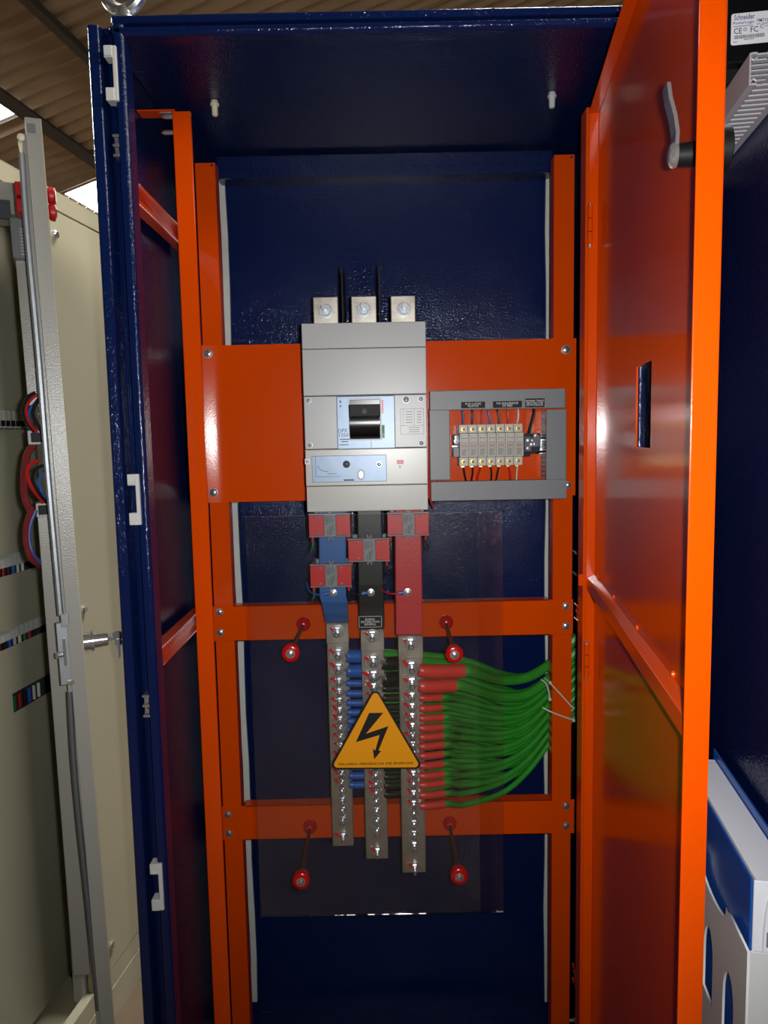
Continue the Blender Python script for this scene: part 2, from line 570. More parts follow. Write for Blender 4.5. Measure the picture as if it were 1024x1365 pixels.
# left front upright: stepped door-seal profile extruded from floor to top
xa, xb, xc, xd, xe = XOUTL, P(162.5, 600, YF).x, P(171, 600, 1.10).x, P(178.5, 600, YF).x, P(193.5, 600, YF).x
prof = [(xa, 1.60 * 0 + YF + 0.05), (xa, YF + 0.006), (xa + 0.003, YF + 0.002), (xb - 0.002, YF + 0.004), (xb, YF + 0.012), (xb + 0.001, YF + 0.034),
        (xd - 0.001, YF + 0.034), (xd, YF + 0.004), (xd + 0.003, YF), (xe - 0.004, YF), (xe, YF + 0.004), (xe + 0.001, YF + 0.03), (XWL, YF + 0.03), (XWL, YF + 0.05)]
zb0 = ZBASE - 0.12
MB().prism([(x, y, zb0) for x, y in prof], (0, 0, ZTOP - 0.012 - zb0)).build('frame_upright', BLUE, cab, 0.0012)
xr = [(2 * 0.0145 - x, y) for x, y in prof]
MB().prism([(XOUTR - (x - xa), y, zb0) for x, y in prof], (0, 0, ZTOP - 0.012 - zb0)).build('frame_upright', BLUE, cab, 0.0012)
# top front rail: same sort of profile, horizontal
z1 = P(500, 23, YF).z; z2 = P(500, 27, YF).z; z0 = ZF
proft = [(YF + 0.05, ZTOP), (YF + 0.006, ZTOP), (YF + 0.002, ZTOP - 0.003), (YF + 0.004, z1 + 0.001), (YF + 0.012, z1), (YF + 0.028, z1 - 0.001), (YF + 0.028, z2 + 0.001),
         (YF + 0.004, z2), (YF, z2 - 0.003), (YF, z0 + 0.004), (YF + 0.004, z0), (YF + 0.03, z0 + 0.001), (YF + 0.03, ZCEIL), (YF + 0.05, ZCEIL)]
MB().prism([(xd, y, z) for y, z in proft], (XOUTR - (xd - xa) - xd, 0, 0)).build('frame_header', BLUE, cab, 0.0012)
# upper and lower perforated back rails
def perforated(name, x0, x1, z0_, z1_, Y, hw, hh, pitch, zc, m, parent, extra=None):
    holes = []
    x = x0 + pitch
    while x < x1 - pitch:
        holes.append([(x - hw / 2, zc - hh / 2), (x + hw / 2, zc - hh / 2), (x + hw / 2, zc + hh / 2), (x - hw / 2, zc + hh / 2)])
        x += pitch
    me = plate_mesh([(x0, z0_), (x1, z0_), (x1, z1_), (x0, z1_)], holes, 0.002)
    M = Matrix(((1, 0, 0), (0, 0, -1), (0, 1, 0))).to_4x4(); M.translation = (0, Y + 0.002, 0)
    me.transform(M)
    return link_mesh(name, me, m, parent)
YR = 1.525
perforated('perforated_rail', P(289, 220, YR).x, P(737, 214, YR).x, P(510, 234, YR).z, P(510, 205, YR).z, YR, 0.012, 0.007, 0.0245, P(510, 223.5, YR).z, BLUE, cab)
MB().box(P(289, 220, YR).x, P(737, 214, YR).x, YR + 0.002, YB, P(510, 234, YR).z, P(510, 234, YR).z + 0.003).build('rail_shelf', BLUE, cab)
perforated('perforated_rail', P(335, 1350, YR).x, P(735, 1350, YR).x, P(520, 1372, YR).z, P(520, 1346, YR).z, YR, 0.012, 0.006, 0.0245, P(520, 1359, YR).z, BLUE, cab)
# vertical perforated strips beside the gaskets + gaskets
for (xt, xbm, w, sx) in ((298.5, 339, 8, -1), (731, 728, 7, 1)):
    X = (P(xt, 250, YB).x + P(xbm, 1330, YB).x) / 2
    hw = w * YB / F / 2
    zt, zb_ = P(xt, 238 if sx < 0 else 232, YB).z, P(xbm, 1333, YB).z
    g = MB()
    n = 16
    for i in range(n):
        za = zb_ + (zt - zb_) * i / n; zc_ = zb_ + (zt - zb_) * (i + 1) / n
        o1 = 0.0016 * math.sin(i * 1.9 + sx); o2 = 0.0016 * math.sin((i + 1) * 1.9 + sx)
        g.add([(X - hw + o1, YB, za), (X + hw + o1, YB, za), (X + hw + o2, YB, zc_), (X - hw + o2, YB, zc_),
               (X - hw + o1, YB - 0.006, za), (X + hw + o1, YB - 0.006, za), (X + hw + o2, YB - 0.006, zc_), (X - hw + o2, YB - 0.006, zc_)],
              [(4, 5, 6, 7), (0, 4, 7, 3), (1, 2, 6, 5), (0, 1, 5, 4), (3, 7, 6, 2)])
    go = g.build('gasket_strip', GASKET, cab); go['label'] = 'white foam gasket strip'
    # perforated profile
    holes = []
    x0_, x1_ = (X + sx * 0.008, X + sx * 0.026) if sx > 0 else (X - 0.026, X - 0.008)
    z = zb_ + 0.012
    xc_ = (x0_ + x1_) / 2
    while z < zt - 0.01:
        holes.append([(xc_ - 0.004, z), (xc_ + 0.004, z), (xc_ + 0.004, z + 0.012), (xc_ - 0.004, z + 0.012)])
        z += 0.0245
    me = plate_mesh([(x0_, zb_ - 0.02), (x1_, zb_ - 0.02), (x1_, zt + 0.01), (x0_, zt + 0.01)], holes, 0.002)
    M = Matrix(((1, 0, 0), (0, 0, -1), (0, 1, 0))).to_4x4(); M.translation = (0, YB - 0.012, 0)
    me.transform(M)
    link_mesh('perforated_strip', me, BLUE, cab)
# ceiling plugs
for px, py, m in ((286, 143, CREAM), (736, 132, WHITEPL)):
    d = ray(px, py - 8); q = CAM + d * ((ZCEIL - CAMZ) / d.z)
    mb = MB(); mb.lathe(q + Vector((0, 0, 0.002)), (0, 0, -1), [(0, 0.006), (0.004, 0.006), (0.006, 0.0075), (0.009, 0.0075), (0.0095, 0.0055), (0.024, 0.005), (0.026, 0.003)], 12)
    o = mb.build('screw_plug', m, cab); o['label'] = 'pale plastic screw plug'
# keeper bolts seen in the right gap
mb = MB()
for py in (737, 766): screw_mb(mb, P(769.5, py, 1.45), 0.0035)
for py in (737, 766): mb.cyl(P(769.5, py, 1.45), P(769.5, py, 1.45) + Vector((0.0, 0.119, 0)), 0.0025)
mb.build('bolt', STEEL, cab)
# orange depth rails along the side walls
def side_rail(X, pts, sx, fl=0.018):
    """pts = (top px,py at near end, bottom px,py) at near depth"""
    (Y0, zt, zb_), (Y1,) = pts
    mb = MB()
    mb.box(min(X, X + sx * 0.002), max(X, X + sx * 0.002), Y0, Y1, zb_, zt)
    mb.box(min(X, X + sx * fl), max(X, X + sx * fl), Y0, Y1, zt - 0.002, zt)
    mb.box(min(X, X + sx * fl), max(X, X + sx * fl), Y0, Y1, zb_, zb_ + 0.002)
    o = mb.build('depth_rail', ORANGE, cab, 0.0008)
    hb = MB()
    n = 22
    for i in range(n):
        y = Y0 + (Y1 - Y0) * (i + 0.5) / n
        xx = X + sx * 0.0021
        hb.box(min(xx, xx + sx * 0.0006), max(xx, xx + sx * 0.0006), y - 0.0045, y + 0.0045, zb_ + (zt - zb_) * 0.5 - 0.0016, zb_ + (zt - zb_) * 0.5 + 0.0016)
    q = hb.build('slot_glints', LABELW, o); q['kind'] = 'stuff'  # white dashes painted for the bright sparkle of the slots
XR_ = XWL + 0.012
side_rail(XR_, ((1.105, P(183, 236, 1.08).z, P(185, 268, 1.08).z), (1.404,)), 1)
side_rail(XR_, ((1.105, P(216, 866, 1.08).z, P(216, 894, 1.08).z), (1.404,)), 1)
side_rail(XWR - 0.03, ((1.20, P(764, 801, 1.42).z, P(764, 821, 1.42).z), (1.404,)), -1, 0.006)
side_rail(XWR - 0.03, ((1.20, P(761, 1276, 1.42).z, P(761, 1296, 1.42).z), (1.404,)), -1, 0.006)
# eyebolt on the roof corner
ec = P(165, -17, YF + 0.03)
eb = MB()
eb.torus(ec, (0.25, 1, 0), 0.030, 0.0085)
eb.lathe((ec.x, ec.y, ZTOP), (0, 0, 1), [(0, 0.019), (0.006, 0.019), (0.008, 0.012), (ec.z - ZTOP - 0.028, 0.010)], 16)
o = eb.build('lifting_eyebolt', STEEL, cab); o['label'] = 'shiny zinc lifting eye'
# grey door-latch keepers on the left upright, small metal catches
def keeper(x0, y0, x1, y1):
    Y = YF - 0.004
    a, b, c, d = rect(x0, y0, x1, y1, Y)
    mb = MB()
    mb.box(a + (b - a) * 0.66, b, Y, Y + 0.012, c, d)
    mb.box(a, a + (b - a) * 0.7, Y - 0.001, Y + 0.018, d - (d - c) * 0.22, d)
    mb.box(a, a + (b - a) * 0.7, Y - 0.001, Y + 0.018, c, c + (d - c) * 0.24)
    mb.box(a + 0.001, a + (b - a) * 0.7, Y - 0.003, Y + 0.004, d - (d - c) * 0.20, d - (d - c) * 0.15)
    k = mb.build('latch_keeper', WHITEPL, cab, 0.0008); k['label'] = 'pale grey plastic latch keeper'
    mb = MB().cyl((a + (b - a) * 0.55, Y + 0.02, c + 0.01), (a + (b - a) * 0.55, Y + 0.02, d - 0.01), 0.0025)
    mb.build('spring_pin', STEEL, k)
keeper(139.5, 60, 156, 134); keeper(171, 632, 186.5, 700); keeper(201, 1152, 217, 1214)
def catch(x0, y0, x1, y1):
    Y = YF
    a, b, c, d = rect(x0, y0, x1, y1, Y)
    mb = MB()
    mb.box(a, b, Y + 0.01, Y + 0.036, c, d)
    for t in (0.0, 0.45, 0.88): mb.box(a, b, Y + 0.001, Y + 0.012, c + (d - c) * t, c + (d - c) * (t + 0.12))
    mb.cyl(((a + b) / 2, Y + 0.012, c + (d - c) * 0.28), ((a + b) / 2, Y + 0.004, c + (d - c) * 0.28), 0.003)
    mb.cyl(((a + b) / 2, Y + 0.012, c + (d - c) * 0.7), ((a + b) / 2, Y + 0.004, c + (d - c) * 0.7), 0.003)
    mb.build('hinge_catch', STEEL, cab, 0.0006)
catch(149.5, 178, 160, 208); catch(189.5, 927, 201, 957)

# ================================================================== ORANGE FRONT FRAME, BACK POSTS, CROSSBARS, PLATE
frame = thing('door_frame', 'orange inner door frame with two uprights behind the cabinet opening', 'frame', (0.0, YPOST, ZBASE))
xl0 = (P(229.5, 148, YPOST).x + P(286, 1365, YPOST).x) / 2
xl1 = (P(253, 150, YPOST).x + P(308, 1365, YPOST).x) / 2
zft = P(240, 148, YPOST).z
mb = MB(); mb.prism([(xl0, YPOST, ZBASE - 0.049), (xl1, YPOST, ZBASE - 0.049), (xl1, YPOST + 0.007, ZBASE - 0.049), (xl1 - 0.002, YPOST + 0.007, ZBASE - 0.049),
                     (xl1 - 0.002, YPOST + 0.002, ZBASE - 0.049), (xl0 + 0.002, YPOST + 0.002, ZBASE - 0.049), (xl0 + 0.002, YPOST + 0.04, ZBASE - 0.049), (xl0, YPOST + 0.04, ZBASE - 0.049)],
                    (0, 0, zft - ZBASE + 0.049))
mb.build('upright', ORANGE, frame, 0.0008)
xr0, xr1 = P(777.2, 760, YPOST).x, P(784, 760, YPOST).x + 0.02
mb = MB(); mb.prism([(xr0, YPOST + 0.03, ZBASE - 0.049), (xr0, YPOST, ZBASE - 0.049), (xr1, YPOST, ZBASE - 0.049), (xr1, YPOST + 0.03, ZBASE - 0.049),
                     (xr1 - 0.002, YPOST + 0.03, ZBASE - 0.049), (xr1 - 0.002, YPOST + 0.002, ZBASE - 0.049), (xr0 + 0.002, YPOST + 0.002, ZBASE - 0.049), (xr0 + 0.002, YPOST + 0.03, ZBASE - 0.049)],
                    (0, 0, P(775, 143, YPOST).z - ZBASE + 0.049))
mb.build('upright', ORANGE, frame, 0.0008)
pbox(MB(), 771.5, 765.5, 783, 781, YPOST - 0.002, 0.004).build('stop_tab', ORANGE, frame, 0.0006)
# bracket at the top of the left upright
bq = P(229, 147, YPOST)
mb = MB()
mb.box(XWL + 0.0006, bq.x + 0.004, YPOST + 0.002, YPOST + 0.030, bq.z + 0.001, bq.z + 0.003)
mb.box(bq.x + 0.0, bq.x + 0.003, YPOST + 0.002, YPOST + 0.03, bq.z - 0.035, bq.z + 0.003)
mb.build('corner_bracket', ORANGE, frame, 0.0008)
mb = MB()
for px, py in ((219, 149), (224.5, 156), (224, 177)):
    q = P(px, py, YPOST + 0.01); mb.cyl(q + Vector((0.012, 0, 0)), q + Vector((-0.006, 0, 0)), 0.0035, seg=6); mb.cyl(q, q + Vector((-0.009, 0, 0)), 0.0022)
mb.build('bolt', STEEL, frame)

posts = []
for (xt0, xt1, xb0_, xb1_, yt, side) in ((259.2, 287.2, 310, 333, 216, 'left'), (738, 765, 736, 761, 205, 'right')):
    a = (P(xt0, yt, YP + 0.003).x + P(xb0_, 1365 if side == 'left' else 1290, YP + 0.003).x) / 2
    b = (P(xt1, yt, YP + 0.003).x + P(xb1_, 1365 if side == 'left' else 1290, YP + 0.003).x) / 2
    zt = P((xt0 + xt1) / 2, yt, YP).z
    y = YP + 0.003
    o = thing('mounting_post', f'orange vertical post at the {side} of the cabinet interior carrying the crossbars', 'post', ((a + b) / 2, y, ZBASE - 0.05))
    mb = MB()
    zz = ZBASE - 0.049
    mb.prism([(a, y, zz), (b, y, zz), (b, y + 0.03, zz), (b - 0.002, y + 0.03, zz), (b - 0.002, y + 0.002, zz), (a + 0.002, y + 0.002, zz), (a + 0.002, y + 0.03, zz), (a, y + 0.03, zz)], (0, 0, zt - zz))
    mb.build('channel', ORANGE, o, 0.0008)
    mb = MB().cyl(Vector((b - 0.006, y - 0.0004, zt - 0.005)), Vector((b - 0.006, y + 0.002, zt - 0.005)), 0.0022)
    mb.build('hole', PINKTINT, o)
    posts.append(o)

def screws(parent, pts, Y, r=0.0062):
    for px, py in pts:
        mb = MB(); q = P(px, py, Y)
        screw_mb(mb, q, r)
        s = mb.build('screw', STEEL, parent)
        mk = MB(); q = q + Vector((0, -r * 0.64, 0))
        for an in (0.4, 0.4 + math.pi / 2):
            dx, dz = math.cos(an), math.sin(an)
            mk.add([q + Vector((dx * r * 0.5 - dz * r * 0.1, -0.0003, dz * r * 0.5 + dx * r * 0.1)), q + Vector((dx * r * 0.5 + dz * r * 0.1, -0.0003, dz * r * 0.5 - dx * r * 0.1)),
                    q + Vector((-dx * r * 0.5 + dz * r * 0.1, -0.0003, -dz * r * 0.5 - dx * r * 0.1)), q + Vector((-dx * r * 0.5 - dz * r * 0.1, -0.0003, -dz * r * 0.5 + dx * r * 0.1))], [(0, 1, 2, 3)])
        mk.build('drive_recess', INKGREY, s)

def sheet(x0, x1, z0_, z1_, Y, bend=True):
    """thin plate whose screwed left margin is folded slightly toward the front"""
    mb = MB()
    xs = [x0 + 0.0, x0 + 0.006, x0 + 0.012, x0 + 0.018, x0 + 0.024, x0 + 0.030, x0 + 0.036, x0 + 0.045, x1 - 0.001]
    off = [-0.00690, -0.00562, -0.00432, -0.00300, -0.00172, -0.00060, -0.00008, 0, 0] if bend else [0] * 9  # left margin shaped forward to catch the flash as a bright patch
    vs_ = []
    for x, o in zip(xs, off): vs_ += [(x, Y - 0.0022 + o, z0_), (x, Y - 0.0022 + o, z1_)]
    n = len(xs)
    fs = [(2 * i, 2 * i + 2, 2 * i + 3, 2 * i + 1) for i in range(n - 1)]
    mb.add(vs_, fs, True)
    o = len(vs_)
    vb = [(x, y + 0.002, z) for x, y, z in vs_]
    mb.add(vb, [(2 * i + 1, 2 * i + 3, 2 * i + 2, 2 * i) for i in range(n - 1)], True)
    mb.add(vs_ + vb, [(2 * i, o + 2 * i, o + 2 * i + 2, 2 * i + 2) for i in range(n - 1)] + [(2 * i + 1, 2 * i + 3, o + 2 * i + 3, o + 2 * i + 1) for i in range(n - 1)]
           + [(0, 1, o + 1, o), (2 * n - 2, o + 2 * n - 2, o + 2 * n - 1, 2 * n - 1)])
    return mb
YPF = YP - 0.002
a, b, c, d = rect(271.5, 456, 768, 665, YP)
mp = thing('mounting_plate', 'wide orange mounting plate behind the main breaker, screwed across both posts', 'plate', ((a + b) / 2, YP, c))
sheet(a, b, c, d, YP + 0.0).build('plate', ORANGE, mp)
screws(mp, ((277.6, 471.5), (285, 656.5), (754.5, 466)), YP - 0.0072, 0.0068)

bars = []
for (x0, y0, x1, y1, scs, lab) in ((280.5, 803.5, 764, 850.5, ((292.8, 816), (294, 843), (754.5, 808), (754.5, 834.5)), 'upper orange crossbar just above the red sleeved cables'),
                                   (296.5, 1070.5, 766, 1115.5, ((304, 1085.7), (305.6, 1110.5), (754.6, 1074), (754.6, 1100.6)), 'lower orange crossbar just below the red sleeved cables')):
    a, b, c, d = rect(x0, y0, x1, y1, YP)
    o = thing('crossbar', lab, 'crossbar', ((a + b) / 2, YP, c))
    mb = MB()
    zt = d
    mb.prism([(a, YP, zt), (a, YP, c), (a, YP + 0.002, c), (a, YP + 0.002, zt)], (b - a, 0, 0))
    mb.box(a + 0.045, b - 0.045, YP, YP + 0.026, zt - 0.002, zt)
    mb.box(a + 0.045, b - 0.045, YP, YP + 0.026, c, c + 0.002)
    mb.build('bar', ORANGE, o, 0.0006)
    screws(o, scs, YP - 0.0002, 0.0058)
    bars.append(o)

# ================================================================== MAIN BREAKER
YK = 1.25
bk = thing('circuit_breaker', 'large grey three pole moulded case circuit breaker with black toggle on the orange plate', 'breaker',
           ((P(486, 560, YK).x), YP - 0.004, P(486, 682, YK).z))
XB0 = (P(402, 430, YK).x + P(409, 682, YK).x) / 2
XB1 = (P(568, 429, YK).x + P(570.5, 681, YK).x) / 2
def bz(py): return P(486, py, YK).z
def section(name, y0, y1, dy, m, bev=0.0012, inset=0.0):
    return MB().box(XB0 + inset, XB1 - inset, YK + dy, YP - 0.004, bz(y1), bz(y0)).build(name, m, bk, bev, 2)
section('top_terminal_cover', 429.6, 463.6, 0.001, GREYBRK)
section('upper_body', 464.2, 526.4, 0.0, GREYBRK)
section('middle_body', 527.0, 597.6, 0.002, GREYBRK)
section('lower_body', 598.2, 646.6, -0.001, GREYLOW)
bt = section('bottom_terminal_cover', 647.4, 681.5, 0.004, GREYLOW)
# diamond knurling on the bottom cover
kn = MB()
zt, zb_ = bz(648.6), bz(680.5)
nx, nz = 64, 13
y = YK + 0.0042
for i in range(nx):
    for k in range(nz):
        cx = XB0 + 0.003 + (XB1 - XB0 - 0.006) * (i + 0.5) / nx; cz = zb_ + (zt - zb_) * (k + 0.5) / nz
        hx = (XB1 - XB0 - 0.006) / nx * 0.5; hz = (zt - zb_) / nz * 0.5
        kn.add([(cx - hx, y, cz), (cx, y, cz - hz), (cx + hx, y, cz), (cx, y, cz + hz), (cx, y - 0.0005, cz)], [(0, 1, 4), (1, 2, 4), (2, 3, 4), (3, 0, 4)])
o = kn.build('knurled_grip', GREYLOW, bt); o['kind'] = 'stuff'
# handle escutcheon
esc = pbox(MB(), 449, 527.5, 527, 598.5, YK - 0.001, 0.006).build('toggle_escutcheon', SILVERLBL, bk, 0.0015, 2); esc['label'] = 'silver toggle surround'
pbox(MB(), 465.2, 530.5, 508.5, 586.8, YK - 0.003, 0.004).build('toggle_bezel', LABELW, esc, 0.0008)
tg = pbox(MB(), 466.8, 532.5, 507.0, 583.5, YK - 0.0036, 0.003).build('toggle', BLACKPL, bk, 0.0006); tg['label'] = 'black breaker toggle'
# curved toggle hood and projecting handle
a, b, c, d = rect(466.5, 537.5, 506.5, 582.5, YK - 0.004)
mb = MB()
n = 12
vs_ = []; fs = []
zc = (c + d) / 2 - 0.004
for i in range(n + 1):
    t = math.pi * i / n
    yy = YK - 0.0038 - 0.018 * math.sin(t) ; zz = zc - 0.0275 * math.cos(t)
    vs_ += [(a, yy, zz), (b, yy, zz)]
fs = [(2 * i, 2 * i + 1, 2 * i + 3, 2 * i + 2) for i in range(n)]
mb.add(vs_, fs, True)
mb.f.append(tuple(2 * i for i in range(n + 1))); mb.sm.append(False)
mb.f.append(tuple(2 * i + 1 for i in range(n, -1, -1))); mb.sm.append(False)
mb.build('toggle_drum', BLACKPL, tg)
a2, b2, c2, d2 = rect(465.5, 539, 507, 555.5, YK - 0.03)
MB().box(a2, b2, YK - 0.034, YK - 0.012, c2, d2).build('toggle_handle', BLACKMAT, tg, 0.0015, 2)
mb = MB(); screw_mb(mb, P(485.5, 548, YK - 0.034), 0.003); mb.build('toggle_screw', DARKGREY, tg)
pbox(MB(), 508.8, 533, 511.2, 551, YK - 0.0014, 0.001).build('on_mark', MARKRED, esc)
pbox(MB(), 509.2, 566.5, 512.8, 584, YK - 0.0014, 0.001).build('off_mark', MARKGRN, esc)
plettering('lettering', 'O', 509.8, 578, 512.6, 583.4, YK - 0.0015, INKWHITE, esc)
plettering('lettering', 'DPX', 451.4, 571.5, 463.2, 576.5, YK - 0.0012, INK, esc)
plettering('lettering', '1250', 452.0, 577.6, 464.6, 582.4, YK - 0.0012, INK, esc)
mb = MB()
for (x0, y0, x1, y1) in ((453, 585, 466, 586.2), (455, 588, 464, 589.2), (452.5, 592.4, 465, 593.4), (452.6, 534, 454.6, 537), (453, 540.5, 455, 542.5)):
    pbox(mb, x0, y0, x1, y1, YK - 0.0013, 0.0006)
o = mb.build('fine_print', INKGREY, esc); o['kind'] = 'stuff'
mb = MB(); pbox(mb, 494.6, 587.4, 495.2, 598.2, YK - 0.0013, 0.0006); mb.build('seam', INKGREY, esc)
# screws on the body
for px, py, r in ((411.6, 534.2, 0.0036), (413.4, 593.6, 0.0036), (541.5, 532.6, 0.0050), (561, 532, 0.0038), (561.8, 590.6, 0.0038)):
    mb = MB(); q = P(px, py, YK + 0.002); screw_mb(mb, q, r)
    s = mb.build('screw', STEELDULL, bk)
    mk = MB().box(q.x - r * 0.7, q.x + r * 0.7, q.y - r * 0.72, q.y - r * 0.6, q.z - r * 0.12, q.z + r * 0.12); mk.build('drive_recess', INKGREY, s)
# rating table printed on the right
mb = MB()
for (x0, y0, x1, y1) in ((534, 544.6, 565, 545.0), (534, 567, 565, 567.4), (534, 578.6, 565, 579), (534, 544.6, 534.4, 579), (564.6, 544.6, 565, 579), (552, 544.6, 552.4, 567), (537.6, 544.6, 538, 567)):
    pbox(mb, x0, y0, x1, y1, YK + 0.0018, 0.0004)
for k in range(5):
    pbox(mb, 541, 548.4 + k * 3.6, 550, 549.2 + k * 3.6, YK + 0.0018, 0.0004); pbox(mb, 556, 548.4 + k * 3.6, 562, 549.2 + k * 3.6, YK + 0.0018, 0.0004)
for k in range(3): pbox(mb, 545, 569.4 + k * 3.0, 559, 570.1 + k * 3.0, YK + 0.0018, 0.0004)
o = mb.build('rating_table', INKPALE, bk); o['kind'] = 'stuff'
# trip unit window on the lower body
tw = pbox(MB(), 415.8, 607, 515.5, 642.5, YK - 0.0018, 0.004).build('trip_unit_cover', SILVERLBL, bk, 0.0008); tw['label'] = 'glossy silver trip unit cover'
mb = MB(); screw_mb(mb, P(462, 618.8, YK - 0.002), 0.0052); mb.build('adjuster', DARKGREY, tw)
mb = MB(); screw_mb(mb, P(505.5, 618.6, YK - 0.002), 0.0036); mb.build('adjuster', STEEL, tw)
mb = MB(); q = P(481.4, 632.6, YK - 0.002)
lp = []
for i in range(20):
    t = 2 * math.pi * i / 20; lp.append((q.x + 0.0060 * math.cos(t), YK - 0.004, q.z + 0.0088 * math.sin(t)))
mb.prism(lp, (0, 0.0035, 0)); mb.build('seal_knob', GREYBRK, tw, 0.0008)
lp = [(q.x + (x - q.x) * 0.72, YK - 0.0046, q.z + (z - q.z) * 0.72) for x, _, z in lp]
MB().prism(lp, (0, 0.001, 0)).build('seal_insert', STEELDULL, tw)
mb = MB()
pbox(mb, 458.5, 639, 472, 640.8, YK - 0.0021, 0.0006)
for (x0, y0, x1, y1) in ((420.5, 608.6, 420.9, 635.4), (420.5, 635.2, 454, 635.6), (437, 631.4, 449, 631.9)): pbox(mb, x0, y0, x1, y1, YK - 0.0021, 0.0006)
pts = [P(423 + i * 1.8, 620 + 9 * (1 - math.exp(-i * 0.45)), YK - 0.0021) for i in range(9)]
mb.tube(pts, 0.0003, 4, sub=1)
mb.build('curve_print', INK, tw)
lw = pbox(MB(), 406.6, 611.6, 413, 618.8, YK - 0.0022, 0.002).build('sticker', LABELW, bk); lw['label'] = 'tiny white sticker'
plettering('lettering', 'B', 408.2, 613.4, 411.6, 617.2, YK - 0.0023, INK, lw)
pbox(MB(), 529.4, 613.4, 538, 618.4, YK - 0.003, 0.0025).build('trip_button', MARKRED, bk, 0.0006)
plettering('lettering', 'T', 531.2, 621, 535.4, 624.8, YK - 0.001, INKGREY, bk)
# top terminals with bolts, and black phase barriers
for i, (x0, y0, x1, y1, bx, by) in enumerate(((417.6, 395.6, 450.8, 431, 434, 415), (468.4, 394.6, 502, 431, 485, 413), (521, 394, 554, 431, 538.5, 413))):
    Y = 1.335
    a, b, c, d = rect(x0, y0, x1, y1, Y)
    t = MB().box(a, b, Y, Y + 0.012, c - 0.012, d).build('terminal_tab', TIN, bk, 0.0015, 2)
    t['label'] = 'tinned copper terminal tab'
    q = P(bx, by, Y)
    mb = MB()
    mb.lathe(q, (0, -1, 0), [(0, 0.0125), (0.002, 0.0125), (0.0022, 0.011), (0.004, 0.011)], 20)
    mb.cyl(q + Vector((0, -0.004, 0)), q + Vector((0, -0.012, 0)), 0.0092, seg=6, smooth=False)
    mb.build('washer_and_nut', STEELDULL, t)
    mb = MB()
    mb.cyl(q + Vector((0, -0.0005, 0)), q + Vector((0, -0.043, 0)), 0.0046, seg=14)
    mb.build('stud', STEEL, t)
for (x, yt) in ((457, 362), (505.5, 360)):
    q = P(x, yt, 1.33); zb_ = bz(430) - 0.004
    MB().box(q.x - 0.0015, q.x + 0.0015, 1.29, 1.39, zb_, q.z).build('phase_barrier', BLACKMAT, bk, 0.0005)

# ================================================================== GREY WIRE DUCTS AROUND THE FUSES
YD = 1.352
def duct(x0, y0, x1, y1, horiz, lab, inner):
    a, b, c, d = rect(x0, y0, x1, y1, YD)
    o = thing('wire_duct', lab, 'wire duct', ((a + b) / 2, YP - 0.0025, c), group=None)
    yb = YP - 0.0025
    MB().box(a, b, YD, YD + 0.004, c, d).build('duct_cover', DUCTGREY, o, 0.001)
    mb = MB()
    mb.box(a + 0.002, b - 0.002, yb - 0.0018, yb, c + 0.002, d - 0.002)
    # fingers
    if horiz:
        n = int((b - a) / 0.0085)
        for zz in (c + 0.002, d - 0.004):
            mb.box(a + 0.002, b - 0.002, yb - 0.012, yb - 0.001, zz, zz + 0.002)
            for i in range(n):
                x = a + 0.002 + (b - a - 0.004) * (i + 0.5) / n
                mb.box(x - 0.0026, x + 0.0026, YD + 0.003, yb - 0.01, zz, zz + 0.002)
    else:
        n = int((d - c) / 0.0085)
        for xx in (a + 0.002, b - 0.004):
            mb.box(xx, xx + 0.002, yb - 0.012, yb - 0.001, c + 0.002, d - 0.002)
            for i in range(n):
                z = c + 0.002 + (d - c - 0.004) * (i + 0.5) / n
                mb.box(xx, xx + 0.002, YD + 0.003, yb - 0.01, z - 0.0026, z + 0.0026)
    f = mb.build('duct_fingers', DUCTGREY, o); f['kind'] = 'stuff'
    return o
duct_top = duct(573, 519.3, 754, 545.5, True, 'grey slotted wire duct above the fuse row carrying the black engraved labels', 1)
duct(574.5, 640.5, 756, 666.5, True, 'grey slotted wire duct below the fuse row', 0)
duct(573, 546.4, 600, 640.0, False, 'grey vertical wire duct between the breaker and the fuse row', 0)
duct(728.4, 545.6, 755.3, 639.6, False, 'grey vertical wire duct to the right of the fuse row', 0)
screws(mp, ((757.5, 646.5),), YP - 0.003, 0.0052)

def engraved(x0, y0, x1, y1, Y, lines, lab, border=False):
    a, b, c, d = rect(x0, y0, x1, y1, Y)
    o = thing('engraved_label', lab, 'label', ((a + b) / 2, Y, c))
    p = MB().box(a, b, Y - 0.0012, Y, c, d).build('plate', PLATEBLK, o, 0.0002)
    n = len(lines)
    hh = (d - c)
    for i, (t, wf) in enumerate(lines):
        lh = hh * (0.68 / n) * 0.92
        zc = d - hh * (0.16 + 0.68 * (i + 0.5) / n)
        M = face_cam(((a + b) / 2, Y - 0.0012, zc), 0.0003)
        lettering('lettering', t, M, (b - a) * wf, lh * 0.92, INKWHITE, o, 0.004)
    mb = MB()
    t_ = 0.0007 if border else 0.0004
    for (u0, u1, v0, v1) in ((a, b, c, c + t_), (a, b, d - t_, d), (a, a + t_, c, d), (b - t_, b, c, d)):
        mb.box(u0, u1, Y - 0.0015, Y - 0.0011, v0, v1)
    mb.build('border', INKWHITE if border else INKPALE, o)
    return o
engraved(614.6, 535.4, 647, 544.4, YD, (('FUS LUCES', 0.64), ('PILOTOS', 0.42)), 'black engraved label reading FUS LUCES PILOTOS on the grey duct')
engraved(656.8, 534.4, 696, 543.8, YD, (('FUS ANALIZADOR', 0.74), ('DE RED', 0.34)), 'black engraved label reading FUS ANALIZADOR DE RED on the grey duct')
engraved(699.8, 530.8, 726.2, 543.2, YD, (('BORNES TRAFO', 0.90), ('RELE FACTOR', 0.84), ('DE POTENCIA', 0.84)), 'black engraved label reading BORNES TRAFO RELE FACTOR DE POTENCIA on the duct')

